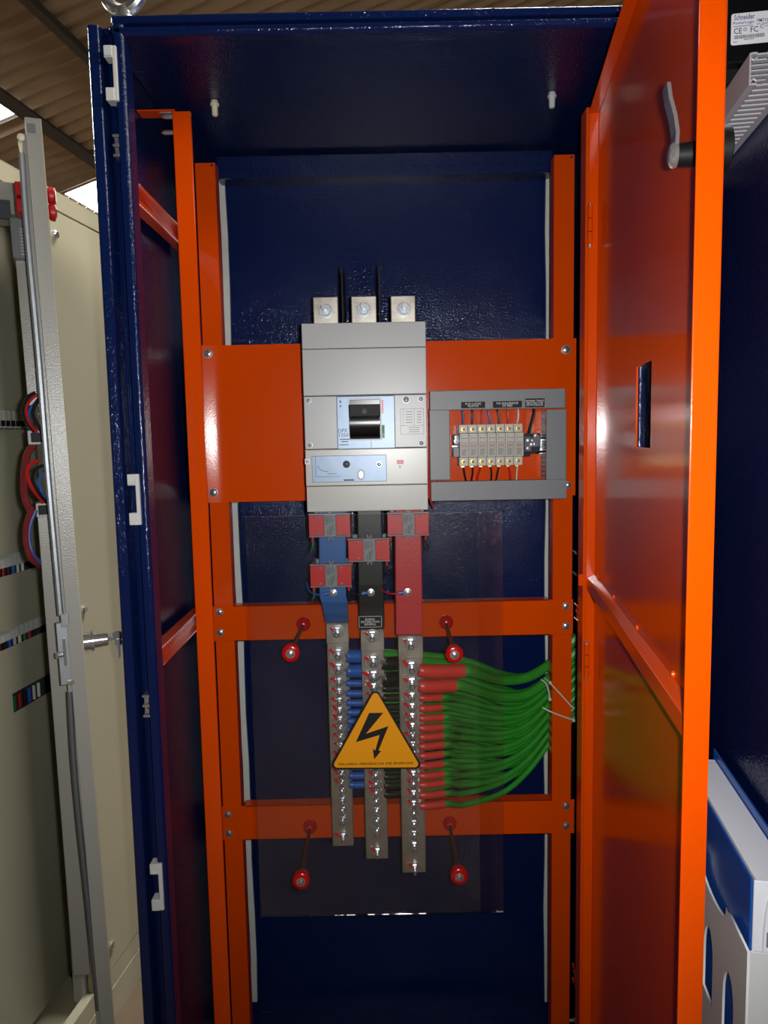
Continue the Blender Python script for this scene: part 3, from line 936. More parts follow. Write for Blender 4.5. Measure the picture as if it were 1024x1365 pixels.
# DIN rail, fuse holders, terminals, wires
YFU = 1.345
a, b, c, d = rect(604, 583, 727.5, 606, YP - 0.02)
rail = thing('din_rail', 'zinc mounting rail running behind the row of pale fuse holders', 'rail', ((a + b) / 2, YP - 0.003, c))
mb = MB()
mb.prism([(a, YP - 0.003, c + 0.006), (a, YP - 0.003, d - 0.006), (a, YP - 0.012, d - 0.006), (a, YP - 0.012, d), (a, YP - 0.0135, d), (a, YP - 0.0135, d - 0.0075), (a, YP - 0.0045, d - 0.0075),
          (a, YP - 0.0045, c + 0.0075), (a, YP - 0.0135, c + 0.0075), (a, YP - 0.0135, c), (a, YP - 0.012, c), (a, YP - 0.012, c + 0.006)], (b - a, 0, 0))
mb.build('rail_profile', STEEL, rail)
FW = (698.5 - 613.0) / 7
fx0 = P(613.0, 594, YFU).x; fw = (P(698.5, 594, YFU).x - fx0) / 7
fzt, fzb = P(655, 565.5, YFU + 0.012).z, P(655, 620.5, YFU + 0.012).z
fm0, fm1 = P(655, 576.5, YFU).z, P(655, 609.5, YFU).z
ords = ['first', 'second', 'third', 'fourth', 'fifth', 'sixth', 'seventh']
proto = None
yb = YP - 0.0139
for i in range(7):
    L = Vector((fx0 + fw * (i + 0.5), yb, fzb))
    lab = {0: 'leftmost pale grey fuse holder beside the dark end clamp', 6: 'rightmost pale grey fuse holder beside the dark terminal block'}.get(i, f'{ords[i]} pale grey fuse holder from the left in the row of seven')
    if proto is None:
        fo = thing('fuse_holder', lab, 'fuse holder', L, group='fuse holders on the rail')
        h = fw / 2 - 0.0003
        mb = MB()
        x = L.x
        mb.prism([(x - h, yb, fzb), (x - h, YFU + 0.012, fzb), (x - h, YFU + 0.012, fm1), (x - h, YFU, fm1 + 0.001), (x - h, YFU, fm0 - 0.001), (x - h, YFU + 0.012, fm0), (x - h, YFU + 0.012, fzt), (x - h, yb, fzt)], (2 * h, 0, 0))
        mb.build('body', FUSEGREY, fo, 0.0006)
        # drawer front with recessed window
        zz0, zz1 = fm1 + 0.003, fm0 - 0.004
        dr = MB().box(x - h * 0.72, x + h * 0.72, YFU - 0.0022, YFU + 0.001, zz0, zz0 + (zz1 - zz0) * 0.68).build('fuse_drawer', FUSEDARK, fo, 0.0005)
        g = MB().box(x - h * 0.66, x + h * 0.66, YFU - 0.0040, YFU + 0.001, zz0 + (zz1 - zz0) * 0.74, zz1).build('pull_grip', FUSEGREY, fo, 0.0006)
        mb = MB()
        for k in range(3): mb.box(x - h * 0.52, x + h * (0.2 + 0.12 * k), YFU - 0.0026, YFU - 0.002, zz0 + 0.003 + k * 0.0036, zz0 + 0.0042 + k * 0.0036)
        q = mb.build('fine_print', INKGREY, dr); q['kind'] = 'stuff'
        MB().box(x - h * 0.55, x + h * 0.55, YFU - 0.0026, YFU - 0.002, zz0 + (zz1 - zz0) * 0.47, zz0 + (zz1 - zz0) * 0.51).build('red_line', CTRED, dr)
        MB().box(x - h * 0.6, x + h * 0.6, YFU - 0.0042, YFU - 0.0038, zz0 + (zz1 - zz0) * 0.84, zz0 + (zz1 - zz0) * 0.87).build('grip_line', INKGREY, g)
        for zc in ((fzt + fm0) / 2 - 0.001, (fzb + fm1) / 2):
            mb = MB(); screw_mb(mb, Vector((x, YFU + 0.0122, zc)), 0.0030)
            s = mb.build('clamp_screw', BRASS, fo)
            MB().box(x - 0.0024, x + 0.0024, YFU + 0.0098, YFU + 0.0104, zc - 0.0004, zc + 0.0004).build('drive_recess', INK, s)
        MB().box(x - h * 0.55, x + h * 0.2, YFU + 0.018, YFU + 0.03, fzb - 0.0028, fzb + 0.001).build('clamp_jaw', BRASS, fo)
        proto = fo
    else:
        dup(proto, Matrix.Translation(L), lab)
# end clamp left, terminal block right
o = thing('end_clamp', 'dark grey end clamp closing the left end of the fuse row', 'clamp', P(609, 610, 1.37))
pbox(MB(), 604.8, 578.5, 612.6, 594, 1.362, 0.034).build('clamp_body', DARKGREY, o, 0.001)
pbox(MB(), 604.4, 596, 612.6, 609.5, 1.366, 0.03).build('clamp_foot', DUCTGREY, o, 0.001)
mb = MB(); screw_mb(mb, P(608.6, 588, 1.362), 0.003); screw_mb(mb, P(608.6, 583, 1.362), 0.002); mb.build('screw', STEEL, o)
o = thing('terminal_block', 'dark grey terminal block on the rail right of the pale fuse holders', 'terminal', P(710, 611, 1.37))
a, b, c, d = rect(699.2, 577.5, 709, 609, 1.356)
MB().prism([(a, yb, c), (a, 1.37, c), (a, 1.356, c + 0.01), (a, 1.356, d - 0.006), (a, 1.362, d), (a, yb, d)], (b - a, 0, 0)).build('terminal_body', DARKGREY, o, 0.0008)
a, b, c, d = rect(709.6, 577.5, 721, 603, 1.366)
MB().prism([(a, yb, c - 0.004), (a, 1.376, c), (a, 1.366, c + 0.01), (a, 1.366, d - 0.004), (a, 1.37, d), (a, yb, d)], (b - a, 0, 0)).build('terminal_body', DARKGREY, o, 0.0008)
mb = MB()
for px, py in ((704.5, 587), (709, 592.5), (704.5, 597.5), (709.5, 587), (713, 592), (714.5, 580.5)): screw_mb(mb, P(px, py, 1.3555 if px < 709.3 else 1.3655), 0.0026)
mb.build('clamp_screw', STEEL, o)

def wire(name, lab, pts, r, m, grp=None, cat='wire'):
    mb = MB().tube(pts, r, 7)
    o = mb.build(name, m); tag(o, lab, cat, grp)
    return o
G = 'thin wires at the fuse row'
yw = YFU + 0.022
cols_t = [(616.6, 616.8, WIREBLU, 'violet blue'), (629.6, 627.4, WIREBLK, 'black'), (643, 640.2, WIRERED, 'red'), (650, 652.2, WIREBLU, 'violet blue'), (663, 663, WIREBLK, 'black'), (676, 675.4, WIRERED, 'red'), (690.6, 687.6, WIREWHT, 'pale pink')]
for i, (xt, xb_, m, cn) in enumerate(cols_t):
    x = fx0 + fw * (i + 0.5)
    a_ = P(xt, 545.0, YD + 0.014); b_ = Vector((x, yw, fzt + 0.001))
    wire('wire', f'thin {cn} wire entering the top of the {ords[i]} fuse holder from the left', [a_ + Vector((0, 0.012, 0.012)), a_, a_ * 0.45 + b_ * 0.55 + Vector((0.001, -0.002, 0)), b_], 0.0018, m, G)
cols_b = [(621.5, WIREBLK, 'black'), (628.5, WIREBLK, 'black'), (635.5, WIRERED, 'red'), (655, WIREBLK, 'black'), (661.4, WIREBLK, 'black'), (681, WIRERED, 'red'), (688.4, WIREWHT, 'pale pink')]
for i, (xb_, m, cn) in enumerate(cols_b):
    x = fx0 + fw * (i + 0.5)
    a_ = Vector((x + 0.001, yw + 0.002, fzb + 0.0002)); b_ = P(xb_, 641.5, YD + 0.018)
    wire('wire', f'thin {cn} wire leaving the bottom of the {ords[i]} fuse holder from the left', [a_, a_ * 0.55 + b_ * 0.45 + Vector((0.001 if i % 2 else -0.001, -0.003, 0)), b_, b_ + Vector((0, 0.01, -0.012))], 0.0016, m, G)
wire('wire', 'thin black wire running from the duct to the dark terminal block', [P(711.6, 543, YD + 0.016), P(711, 552, YD + 0.012), P(706, 570, YD + 0.014), P(704.4, 579, 1.366)], 0.002, WIREBLK, G)
wire('wire', 'thin olive green wire running from the duct to the dark terminal block', [P(713, 543, YD + 0.018), P(712.8, 553, YD + 0.015), P(708.2, 570, YD + 0.017), P(707, 579, 1.368)], 0.0017, mat('olive_wire', (84, 84, 62), 0.5), G)
wire('wire', 'upper short black wire from the terminal block into the right duct', [P(720, 584, 1.374), P(724, 583.5, 1.368), P(731, 583.5, 1.372)], 0.002, WIREBLK, G)
wire('wire', 'lower short black wire from the terminal block into the right duct', [P(716, 604, 1.378), P(722, 602, 1.37), P(731, 601, 1.372)], 0.002, WIREBLK, G)
wire('wire', 'thin dark red cable running down the gap right of the breaker', [P(572.2, 545, 1.385), P(573, 600, 1.385), P(574, 665, 1.385), P(578, 676, 1.40)], 0.0022, SLRED, G)

# ================================================================== SLEEVED STRAPS FROM THE BREAKER TO THE BUSBARS
YRB, YKB, YLB = 1.283, 1.312, 1.345         # front faces of red, black and blue phase bars
def strap(name, lab, pts, m, th=0.008):
    """pts: (x0,x1,y,Y) stations"""
    mb = MB(); vs_ = []
    for (x0, x1, py, Y) in pts:
        a = P(x0, py, Y); b = P(x1, py, Y)
        z = (a.z + b.z) / 2
        vs_ += [(a.x, Y, z), (b.x, Y, z), (b.x, Y + th, z), (a.x, Y + th, z)]
    n = len(pts)
    fs = []
    for i in range(n - 1):
        for k in range(4):
            fs.append((4 * i + k, 4 * i + (k + 1) % 4, 4 * i + 4 + (k + 1) % 4, 4 * i + 4 + k))
    fs += [(3, 2, 1, 0), (4 * n - 4, 4 * n - 3, 4 * n - 2, 4 * n - 1)]
    mb.add(vs_, fs)
    o = thing(name, lab, 'busbar strap', ((P(pts[-1][0], pts[-1][2], pts[-1][3]).x + P(pts[-1][1], pts[-1][2], pts[-1][3]).x) / 2, pts[-1][3], P(pts[-1][0], pts[-1][2], pts[-1][3]).z))
    mb.build('sleeve', m, o, 0.0022, 2)
    return o
yt = 1.299
YS0 = 678.6          # just under the breaker
s_blue = strap('sleeved_strap', 'blue sleeved copper strap hanging from the left pole of the breaker', ((424.5, 461.5, YS0, yt), (426, 461.5, 795, yt + 0.002), (428.5, 463.5, 803, yt + 0.004), (431.5, 464, 818, YLB - 0.026), (432.8, 465, 826, YLB - 0.0125), (433, 465, 829.4, YLB - 0.0085)), SLBLUEBAR)
s_black = strap('sleeved_strap', 'black sleeved copper strap hanging from the middle pole of the breaker', ((476, 509, YS0, yt), (477.5, 511.5, 780, yt + 0.001), (478.5, 512.5, 815, yt + 0.004), (479.5, 513, 838.2, YKB - 0.0085)), SLBLACK)
s_red = strap('sleeved_strap', 'red sleeved copper strap hanging from the right pole of the breaker', ((526, 561.5, YS0 + 1.6, YRB - 0.0085), (528, 564, 846.4, YRB - 0.0085)), SLREDBAR)
# bolts with small blue ring lugs on the straps
for (px, py, Y, par, wx) in ((444.5, 790.4, yt + 0.0015, s_blue, 410), (494.5, 789.8, yt + 0.001, s_black, 470), (543.6, 789.2, YRB - 0.0085, s_red, 520)):
    q = P(px, py, Y)
    mb = MB(); mb.lathe(q, (0, -1, 0), [(0, 0.0068), (0.0015, 0.0068), (0.0017, 0.0056), (0.003, 0.0056), (0.0032, 0.004), (0.0075, 0.0036), (0.008, 0.002)], 16)
    mb.build('strap_bolt', STEEL, par)
    l = MB(); l.tube([q + Vector((-0.008, -0.003, 0)), q + Vector((-0.0165, -0.0035, -0.001))], 0.0036, 10, sub=1)
    bb = l.build('ring_lug', SLBLUE, par); bb['label'] = 'blue insulated ring lug'
    w = MB(); w.tube([q + Vector((-0.016, -0.0035, -0.001)), q + Vector((-0.028, -0.002, -0.002)), q + Vector((-0.045, 0.02, 0.0)), q + Vector((-0.052, 0.05, 0.01))], 0.0014, 7)
    w.build('sense_wire', WIREBLUB if px < 460 else (WIREBLK if px < 520 else WIRERED), par)

# ================================================================== CURRENT TRANSFORMERS
def ct_build(x0, y0, x1, y1, Y, lab):
    a, b, c, d = rect(x0, y0, x1, y1, Y)
    o = thing('current_transformer', lab, 'transformer', ((a + b) / 2, Y + 0.045, c), group='current transformers on the straps')
    w, h = b - a, d - c
    x, z = a, c
    # housing: ring around the strap (four walls) so that the strap passes through
    mb = MB()
    dep = 0.050; ws = 0.006; 
    mb.box(x + 0.001, x + w - 0.001, Y + 0.002, Y + 0.0105, z, z + h)
    mb.box(x + 0.001, x + 0.0065, Y + 0.0105, Y + 0.058, z, z + h)
    mb.box(x + w - 0.0065, x + w - 0.001, Y + 0.0105, Y + 0.058, z, z + h)
    mb.box(x + 0.001, x + w - 0.001, Y + 0.058, Y + 0.066, z, z + h)
    mb.build('housing', CTGREY, o, 0.0012)
    MB().box(x, x + w, Y + 0.001, Y + 0.006, z, z + 0.0022).build('lower_lip', CTGREY, o, 0.0004)
    MB().box(x, x + w, Y + 0.001, Y + 0.006, z + h - 0.0022, z + h).build('upper_lip', CTGREY, o, 0.0004)
    lx0, lx1 = x + w * 0.375, x + w * 0.645
    lb = MB().box(lx0, lx1, Y - 0.0006, Y + 0.003, z + 0.0005, z + h - 0.0005).build('rating_band', CTGREY, o, 0.0003)
    for (u0, u1) in ((x + 0.0008, lx0 - 0.0008), (lx1 + 0.0008, x + w - 0.0008)):
        p = MB().box(u0, u1, Y - 0.0004, Y + 0.003, z + 0.0026, z + h - 0.0026).build('red_cover', CTRED, o, 0.0006)
        p['label'] = 'red terminal cover'
        mb = MB()
        for zz in (z + h * 0.16, z + h * 0.84): screw_mb(mb, Vector(((u0 * 0.32 + u1 * 0.68) if u0 < x + w * 0.3 else (u0 * 0.70 + u1 * 0.30), Y - 0.0004, zz)), 0.0016)
        mb.build('cover_screw', CTGREY, p)
    # illegible rating print in short vertical strokes
    mb = MB()
    for k, (u, v0, v1) in enumerate(((0.14, 0.55, 0.9), (0.28, 0.55, 0.86), (0.42, 0.6, 0.9), (0.3, 0.12, 0.32), (0.48, 0.1, 0.45), (0.62, 0.12, 0.48), (0.62, 0.62, 0.9), (0.76, 0.3, 0.52), (0.78, 0.66, 0.8))):
        t = v0
        while t < v1 - 0.02:
            e = min(v1, t + 0.03 + 0.05 * rnd.random())
            mb.box(lx0 + (lx1 - lx0) * u - 0.0006, lx0 + (lx1 - lx0) * u + 0.0006, Y - 0.0010, Y - 0.0005, z + h * t, z + h * e)
            t = e + 0.025
    q = mb.build('fine_print', INK, lb); q['kind'] = 'stuff'
    # mounting forks above and below
    xm = (lx0 + lx1) / 2
    for (zz, s) in ((z + h, 1), (z, -1)):
        mb = MB()
        for dx in (-0.0032, 0.0032): mb.box(xm + dx - 0.0012, xm + dx + 0.0012, Y + 0.004, Y + 0.008, min(zz, zz + s * 0.0055), max(zz, zz + s * 0.0055))
        mb.box(xm - 0.0044, xm + 0.0044, Y + 0.004, Y + 0.008, min(zz, zz + s * 0.002), max(zz, zz + s * 0.002))
        mb.build('mounting_fork', CTGREY, o)
    for u in (0.08, 0.92):
        mb = MB().cyl((x + w * u, Y + 0.007, z + 0.001), (x + w * u, Y + 0.007, z - 0.008), 0.0026, 0.002)
        f = mb.build('ferrule', CTRED, o)
        mb = MB().tube([(x + w * u, Y + 0.007, z - 0.008), (x + w * u, Y + 0.005, z - 0.016), (x + w * u + (0.005 if u > 0.5 else -0.005), Y + 0.016, z - 0.026), (x + w * u + (0.007 if u > 0.5 else -0.007), Y + 0.075, z - 0.029)], 0.0015, 7)
        mb.build('lead', WIREGRN if u < 0.5 else WIREBLK, f)
    return o
YC = 1.262
c1 = ct_build(411.2, 684.5, 467.6, 716, YC, 'red and grey current transformer at upper left under the breaker on the blue strap')
def ct_copy(x0, y0, x1, y1, Y, lab):
    a, b, c, d = rect(x0, y0, x1, y1, Y)
    dup(c1, Matrix.Translation(((a + b) / 2, Y + 0.045, c)), lab)
ct_copy(516.4, 683, 572.0, 714.5, YC, 'red and grey current transformer at upper right under the breaker on the red strap')
ct_copy(464.4, 717.4, 519.4, 749, YC, 'red and grey current transformer in the middle on the black strap')
ct_copy(413.8, 751.4, 468.4, 783, YC, 'lowest red and grey current transformer, lower one on the blue strap')

# ================================================================== DISTRIBUTION BUSBARS WITH BOLTS
def stud_mb(q, n, r=0.0062, L=0.028):
    mb = MB()
    mb.lathe(q, (0, -1, 0), [(0, r * 1.75), (0.0016, r * 1.75), (0.0018, r * 1.45), (0.0034, r * 1.4)], 14)
    mb.cyl(q + Vector((0, -0.0034, 0)), q + Vector((0, -0.0034 - r * 0.95, 0)), r * 1.25, seg=6, smooth=False)
    mb.lathe(q + Vector((0, -0.0034 - r * 0.95, 0)), (0, -1, 0), [(0, r * 0.72), (L * 0.3, r * 0.6), (L * 0.32, r * 0.72), (L * 0.5, r * 0.6), (L * 0.55, r * 0.68), (L * 0.62, r * 0.45)], 10)
    return mb
def flake(q, sc, an):
    """torque paint: a dab brushed over washer and bar"""
    pts = [(-1.5, 0.95), (-0.9, 1.0), (-0.2, 0.35), (0.05, -0.1), (-0.35, -0.35), (-0.75, 0.1), (-1.05, 0.45)]
    ca, sa = math.cos(an), math.sin(an)
    return [(q.x + sc * (u * ca - v * sa), q.y, q.z + sc * (u * sa + v * ca)) for u, v in pts]
def busbar(lab, x0, y0, x1, y1, xb0, xb1, yb1, Y, bolts, cabled, m_joint, name='distribution_busbar'):
    a = (P(x0, y0, Y).x + P(xb0, yb1, Y).x) / 2; b = (P(x1, y0, Y).x + P(xb1, yb1, Y).x) / 2
    zt, zb_ = P((x0 + x1) / 2, y0, Y).z, P((xb0 + xb1) / 2, yb1, Y).z
    o = thing(name, lab, 'busbar', ((a + b) / 2, Y + 0.005, zb_))
    MB().box(a, b, Y, Y + 0.010, zb_, zt).build('bar', TIN, o, 0.0012)
    # overlapping upper joint plate
    jz = P((x0 + x1) / 2, y0 + m_joint, Y).z
    MB().box(a - 0.0004, b + 0.0004, Y - 0.0035, Y, jz, zt - 0.0015).build('joint_plate', TIN, o, 0.0008)
    first = None; fp = None
    xm = (a + b) / 2
    for i, py in enumerate(bolts):
        yoff = -0.0035 if i == 0 else (-0.006 if cabled and 1 <= i <= cabled else 0.0)
        q = Vector((xm + (0.001 if i else 0.0), Y + yoff, P((x0 + x1) / 2, py, Y).z))
        big = i in (0, 1, 2)
        mb = stud_mb(q, 0, 0.0072 if big else 0.0052, 0.030 if big else 0.026)
        s = mb.build('bolt', STEEL, o)
        if i <= cabled or i == len(bolts) - 1:
            sc = (0.0110 if i in (1, 2) else 0.0082)
            w = MB().prism(flake(q + Vector((-0.003, -0.0040, 0)), sc * (0.85 + 0.3 * rnd.random()), -0.25 + 0.5 * rnd.random()), (0, 0.0038 - yoff * 0, 0))
            k = w.build('torque_mark', MARKRED, s); k['label'] = 'red torque paint dab'
    return o, a, b
def seq(a, b, n): return [a + (b - a) * i / (n - 1) for i in range(n)]
yb_blue = [841, 869.5, 889, 906.5, 920, 932.5, 945, 957, 968.5, 980, 992, 1004.5, 1017, 1029, 1041] + [1053.5, 1066.5, 1079, 1092, 1114]
yb_blk = [846.5, 879, 899, 913.5, 926, 938.5, 950, 961.5, 973, 984.5, 996, 1007.5, 1019, 1030.5, 1042, 1053.5] + [1067, 1080, 1093, 1106, 1134]
yb_red = [856.5, 887, 908, 926, 940, 953, 966, 978, 990.5, 1003, 1016, 1029.5, 1041.5, 1055, 1069] + [1083, 1097, 1111, 1126, 1155]
bb1, bl0, bl1 = busbar('left tinned copper busbar with blue sleeved cables under the blue strap', 434.6, 830, 463.5, 0, 444, 473, 1128, YLB, yb_blue, 14, 27)
bb2, bk0, bk1 = busbar('middle tinned copper busbar with black sleeved cables under the black strap', 480.6, 839, 511, 0, 488.5, 518.5, 1145, YKB, yb_blk, 15, 28)
bb3, br0, br1 = busbar('right tinned copper busbar with red sleeved cables under the red strap', 530.6, 847, 562.5, 0, 537, 569, 1163.5, YRB, yb_red, 14, 30)

engraved(478.4, 821.2, 508.8, 836.0, yt + 0.001, (('BARRA', 0.42), ('DISTRIBUCION', 0.80), ('GENERAL', 0.52)), 'black engraved label reading BARRA DISTRIBUCION GENERAL on the black strap', True)

# ================================================================== POWER CABLES
ordn = ['topmost thick', 'second from the top, thick', 'third from the top', 'fourth from the top', 'fifth from the top', 'sixth from the top', 'seventh from the top', 'eighth from the top', 'ninth from the top',
        'tenth from the top', 'eleventh from the top', 'twelfth from the top', 'thirteenth from the top', 'fourteenth from the top', 'lowest']
# top and bottom envelope of the sweep, in pixels with depth: y at x stations
XS = [617, 671, 704, 736]
TOPC = [894.5, 906, 903, 884]
BOTC = [1073, 1056, 1028, 986]
def cable(rowname, xs, ystart, Yb, u, layer, big, sleeve_m, sl_end, lab, grp, wob, idx, edge):
    """lug on the bar, sleeve, then the green jacket sweeping to the right upright"""
    q = P(xs, ystart, Yb)
    o = thing('power_cable', lab, 'cable', q, group=grp)
    r = 0.0098 if big else 0.0054
    rs = r * (1.26 if big else 1.28)
    # lug
    lx1 = P(sl_end[0], ystart, Yb).x
    mb = MB()
    x0 = q.x - 0.016
    mb.box(x0, q.x + 0.006, Yb - 0.0058, Yb - 0.0012, q.z - r * 0.95, q.z + r * 0.95)
    mb.cyl((q.x + (0.0165 if big else 0.0115), Yb - 0.0012 - r * 0.5, q.z), (lx1 + 0.006, Yb - 1.06 * rs, q.z), r * 0.48, r * 0.85, 10)
    mb.build('lug', TIN, o, 0.0006)
    # sleeve path
    p0 = Vector((lx1, Yb - 1.06 * rs, q.z))
    e = sl_end[1]
    p1 = P(e, ystart + sl_end[2], Yb + 0.004)
    mid = Vector((edge + 0.002, Yb - 1.05 * rs, q.z * 0.7 + p1.z * 0.3))
    n = 9
    pts, _ = spline([p0, mid, p1], 5)
    rad = [rs * (0.90 + 0.10 * min(1, i / 2)) * (1 + 0.03 * math.sin(i * 2.1 + wob)) for i in range(len(pts))]
    MB().tube(pts, rs, 12, radii=rad, sub=1).build('sleeve', sleeve_m, o)
    # jacket
    way = [pts[-3], p1, p1 + (p1 - pts[-3]).normalized() * 0.008]
    base = (1.336, 1.388, 1.4245, 1.4605)
    rowo = ((0, 0, 0, 0), (0.032, 0.032, 0.032, 0.0315), (0.064, 0.064, 0.064, 0.063))[layer]
    subo = (0.004, 0.010, 0.0125, 0.0138)
    odd = 0.0 if big else 1 - (idx % 2)
    bigo = 0.003 if big else 0.0
    for k in range(4):
        if XS[k] <= e + 12: continue
        m_ = (0.0, 0.55, 1.0, 1.0)[k]
        uu = (ystart - 887) / (1071 - 887) * (1 - m_) + u * m_      # leaves its own lug straight, then closes up to the bundle
        yy = TOPC[k] * (1 - uu) + (BOTC[k] - ((0, 0, 0, 0), (15, 8, 2, 0), (26, 14, 4, 0))[layer][k]) * uu + wob * (0.7, 0.5, 0.3, 0.0)[k]
        way.append(P(XS[k], yy, base[k] + rowo[k]) + Vector((0, odd * subo[k] + bigo * (0, 0.3, 0.7, 1)[k], 0)))
    yl = TOPC[3] * (1 - u) + BOTC[3] * u
    Ye = base[3] + rowo[3]; dY = Vector((0, odd * subo[3] + bigo, 0))
    xe = 510 + (0.3965 - r) * F / Ye
    for f in (0.35, 0.7, 1.0):
        way.append(P(736 + (xe - 736) * f, yl - 1.0 * (xe - 736) * f, Ye) + dY)
    MB().tube(way, r, 10, sub=5).build('jacket', GREENC, o)
    return o
def cum_u(i, n):      # thick cables take more room in the bundle
    p = [0.0]
    for k in range(1, n): p.append(p[-1] + (2.9 if k == 1 else 2.1 if k == 2 else 1.0))
    return p[i] / p[-1]
yr = yb_red[1:15]
for i in range(14):
    u = cum_u(i, 14)
    big = i < 2
    cable('red', 549 + 8 * i / 13, yr[i] + (2.5 if big else 2.0), YRB, u, 0, big, SLRED, (559 if not big else 558, (618, 606, 588, 588, 590, 590, 590, 591, 590, 590, 591, 591, 592, 592)[i], (5, 3, 1.5, 1, 1, 1, 0.5, 0, 0, 0, 0, 0, 0.5, 0.5)[i]),
          f'{ordn[i] if i < 13 else "lowest"} green cable in a red sleeve on the right busbar', 'green cables with red sleeves', [0.3, -0.4, 0.5, -0.2, 0.1, 0.6, -0.5, 0.2, -0.3, 0.4, -0.1, 0.3, -0.6, 0.0][i], i, br1)
ykb = yb_blk[1:16]
for i in range(15):
    u = cum_u(i, 15)
    big = i < 2
    cable('black', 497 + 8 * i / 14, ykb[i] + 2, YKB, u, 1, big, SLBLACK, (510 + 3 * i / 14 + (2 if big else 0), (548, 546, 545, 545, 546, 546, 546, 546, 546, 548, 548, 548, 549, 549, 550)[i], 1.0),
          f'{ordn[i]} green cable in a black sleeve on the middle busbar', 'green cables with black sleeves', [0.5, -0.5, 0.1, 0.4, -0.4, 0.2, -0.2, 0.5, -0.1, 0.3, -0.5, 0.1, 0.4, -0.3, 0.2][i], i, bk1)
ylb = yb_blue[1:15]
for i in range(14):
    u = cum_u(i, 14)
    big = i < 2
    cable('blue', 450 + 8 * i / 13, ylb[i] + 2, YLB, u, 2, big, SLBLUE, (461 + 5 * i / 13 + (2 if big else 0), 508 if i < 2 else 512, 1.0),
          f'{ordn[i] if i < 13 else "lowest"} green cable in a blue sleeve on the left busbar', 'green cables with blue sleeves', [0.2, -0.3, 0.4, -0.1, 0.5, -0.5, 0.1, 0.3, -0.2, 0.4, -0.4, 0.0, 0.2, -0.3][i], i, bl1)
# nylon ties around the bundle and the post
def tie(lab, pts, head):
    mb = MB().tube(pts, 0.0016, 6, sub=2)
    o = thing('cable_tie', lab, 'cable tie', pts[0], group='cable ties on the green bundle')
    mb.build('strap', TIE, o)
    MB().lathe(head - Vector((0, -0.002, 0)), (0, -1, 0), [(0, 0.0034), (0.004, 0.0034), (0.005, 0.002)], 10).build('head', TIE, o)
Yt = 1.402
tie('clear cable tie crossing the right post from the bundle, upper one', [P(726, 904, 1.42), P(733, 910, Yt), P(765, 945, Yt)], P(733.5, 910, Yt))
tie('clear cable tie curling on the green bundle left of the right post', [P(721.5, 906, 1.41), P(728, 911, 1.40), P(731.5, 922, 1.40), P(733, 932, 1.40)], P(733, 932, 1.40))
tie('clear cable tie crossing the right post from the bundle, lower one', [P(723, 943, 1.41), P(737, 950, Yt), P(765, 960, Yt)], P(765, 960, Yt))

# ================================================================== STANDOFFS, ACRYLIC SHEET, WARNING SIGN
YX = 1.222
prs = (((404.8, 831.5), (388, 869.5), 'upper left'), ((594.8, 829.0), (605.6, 871), 'upper right'), ((413.6, 1100.5), (402, 1172), 'lower left'), ((599.4, 1096.5), (612, 1166), 'lower right'))
for (pb, pf, nm) in prs:
    B = P(pb[0], pb[1], YP - 0.001); Fp = P(pf[0], pf[1], YX)
    o = thing('standoff', f'red insulated standoff with dark rod at the {nm} corner of the clear sheet', 'standoff', B, group='red standoffs of the clear sheet')
    mb = MB().lathe(B, (0, -1, 0), [(0, 0.0135), (0.004, 0.0140), (0.010, 0.0125), (0.016, 0.0085), (0.018, 0.0055)], 20)
    mb.build('insulator', INSRED, o)
    dv = (Fp - B).normalized()
    MB().tube([B + dv * 0.012, Fp + Vector((0, 0.008, 0))], 0.0034, 10, sub=1).build('rod', RODRED, o)
    mb = MB().lathe(Fp + Vector((0, 0.016, 0)), (0, -1, 0), [(0, 0.0085), (0.006, 0.0135), (0.0117, 0.0145), (0.0157, 0.0145)], 22)
    mb.build('rear_knob', INSRED, o)
    mb = MB().lathe(Fp + Vector((0, -0.0035, 0)), (0, -1, 0), [(0, 0.0145), (0.0030, 0.0145), (0.0046, 0.0125), (0.005, 0.008)], 22)
    k = mb.build('front_washer', INSRED, o)
    mb = MB(); screw_mb(mb, Fp + Vector((0, -0.0083, 0)), 0.0062); mb.build('screw', STEEL, k)
a = (P(323, 685, YX).x + P(351.5, 1223, YX).x) / 2; b = (P(668, 690, YX).x + P(673, 1213, YX).x) / 2
zt, zb_ = P(496, 685.5, YX).z, P(512, 1218, YX).z
ac = MB().box(a, b, YX - 0.0030, YX, zb_, zt).build('acrylic_sheet', PLEXI, None, 0.0002)
tag(ac, 'large clear acrylic guard sheet standing on red standoffs in front of the busbars', 'guard sheet')

YS = YX - 0.0038
sg = thing('warning_sign', 'yellow triangular high voltage sign with black lightning bolt on the clear sheet', 'sign', P(501, 1023, YS))
def sgp(u, v):       # crop pixels of the sign to world XZ
    q = P(430 + u / 7.314, 915 + v / 7.314, YS)
    return (q.x, q.z)
def round_poly(pts, rad, n=6):
    out = []
    m = len(pts)
    for i in range(m):
        p = Vector(pts[i]); a_ = (Vector(pts[i - 1]) - p).normalized(); b_ = (Vector(pts[(i + 1) % m]) - p).normalized()
        ang = a_.angle(b_); t = rad / math.tan(ang / 2)
        c_ = p + (a_ + b_).normalized() * (rad / math.sin(ang / 2))
        s_ = p + a_ * t - c_; e_ = p + b_ * t - c_
        a0 = math.atan2(s_.y, s_.x); a1 = math.atan2(e_.y, e_.x)
        while a1 - a0 > math.pi: a1 -= 2 * math.pi
        while a1 - a0 < -math.pi: a1 += 2 * math.pi
        for k in range(n + 1):
            w = a0 + (a1 - a0) * k / n
            out.append((c_.x + rad * math.cos(w), c_.y + rad * math.sin(w)))
    return out
def xz_plate(loop, holes, Yfront, th):
    me = plate_mesh(loop, holes, th)
    M = Matrix(((1, 0, 0), (0, 0, -1), (0, 1, 0))).to_4x4(); M.translation = (0, Yfront + th, 0)
    me.transform(M)
    return me
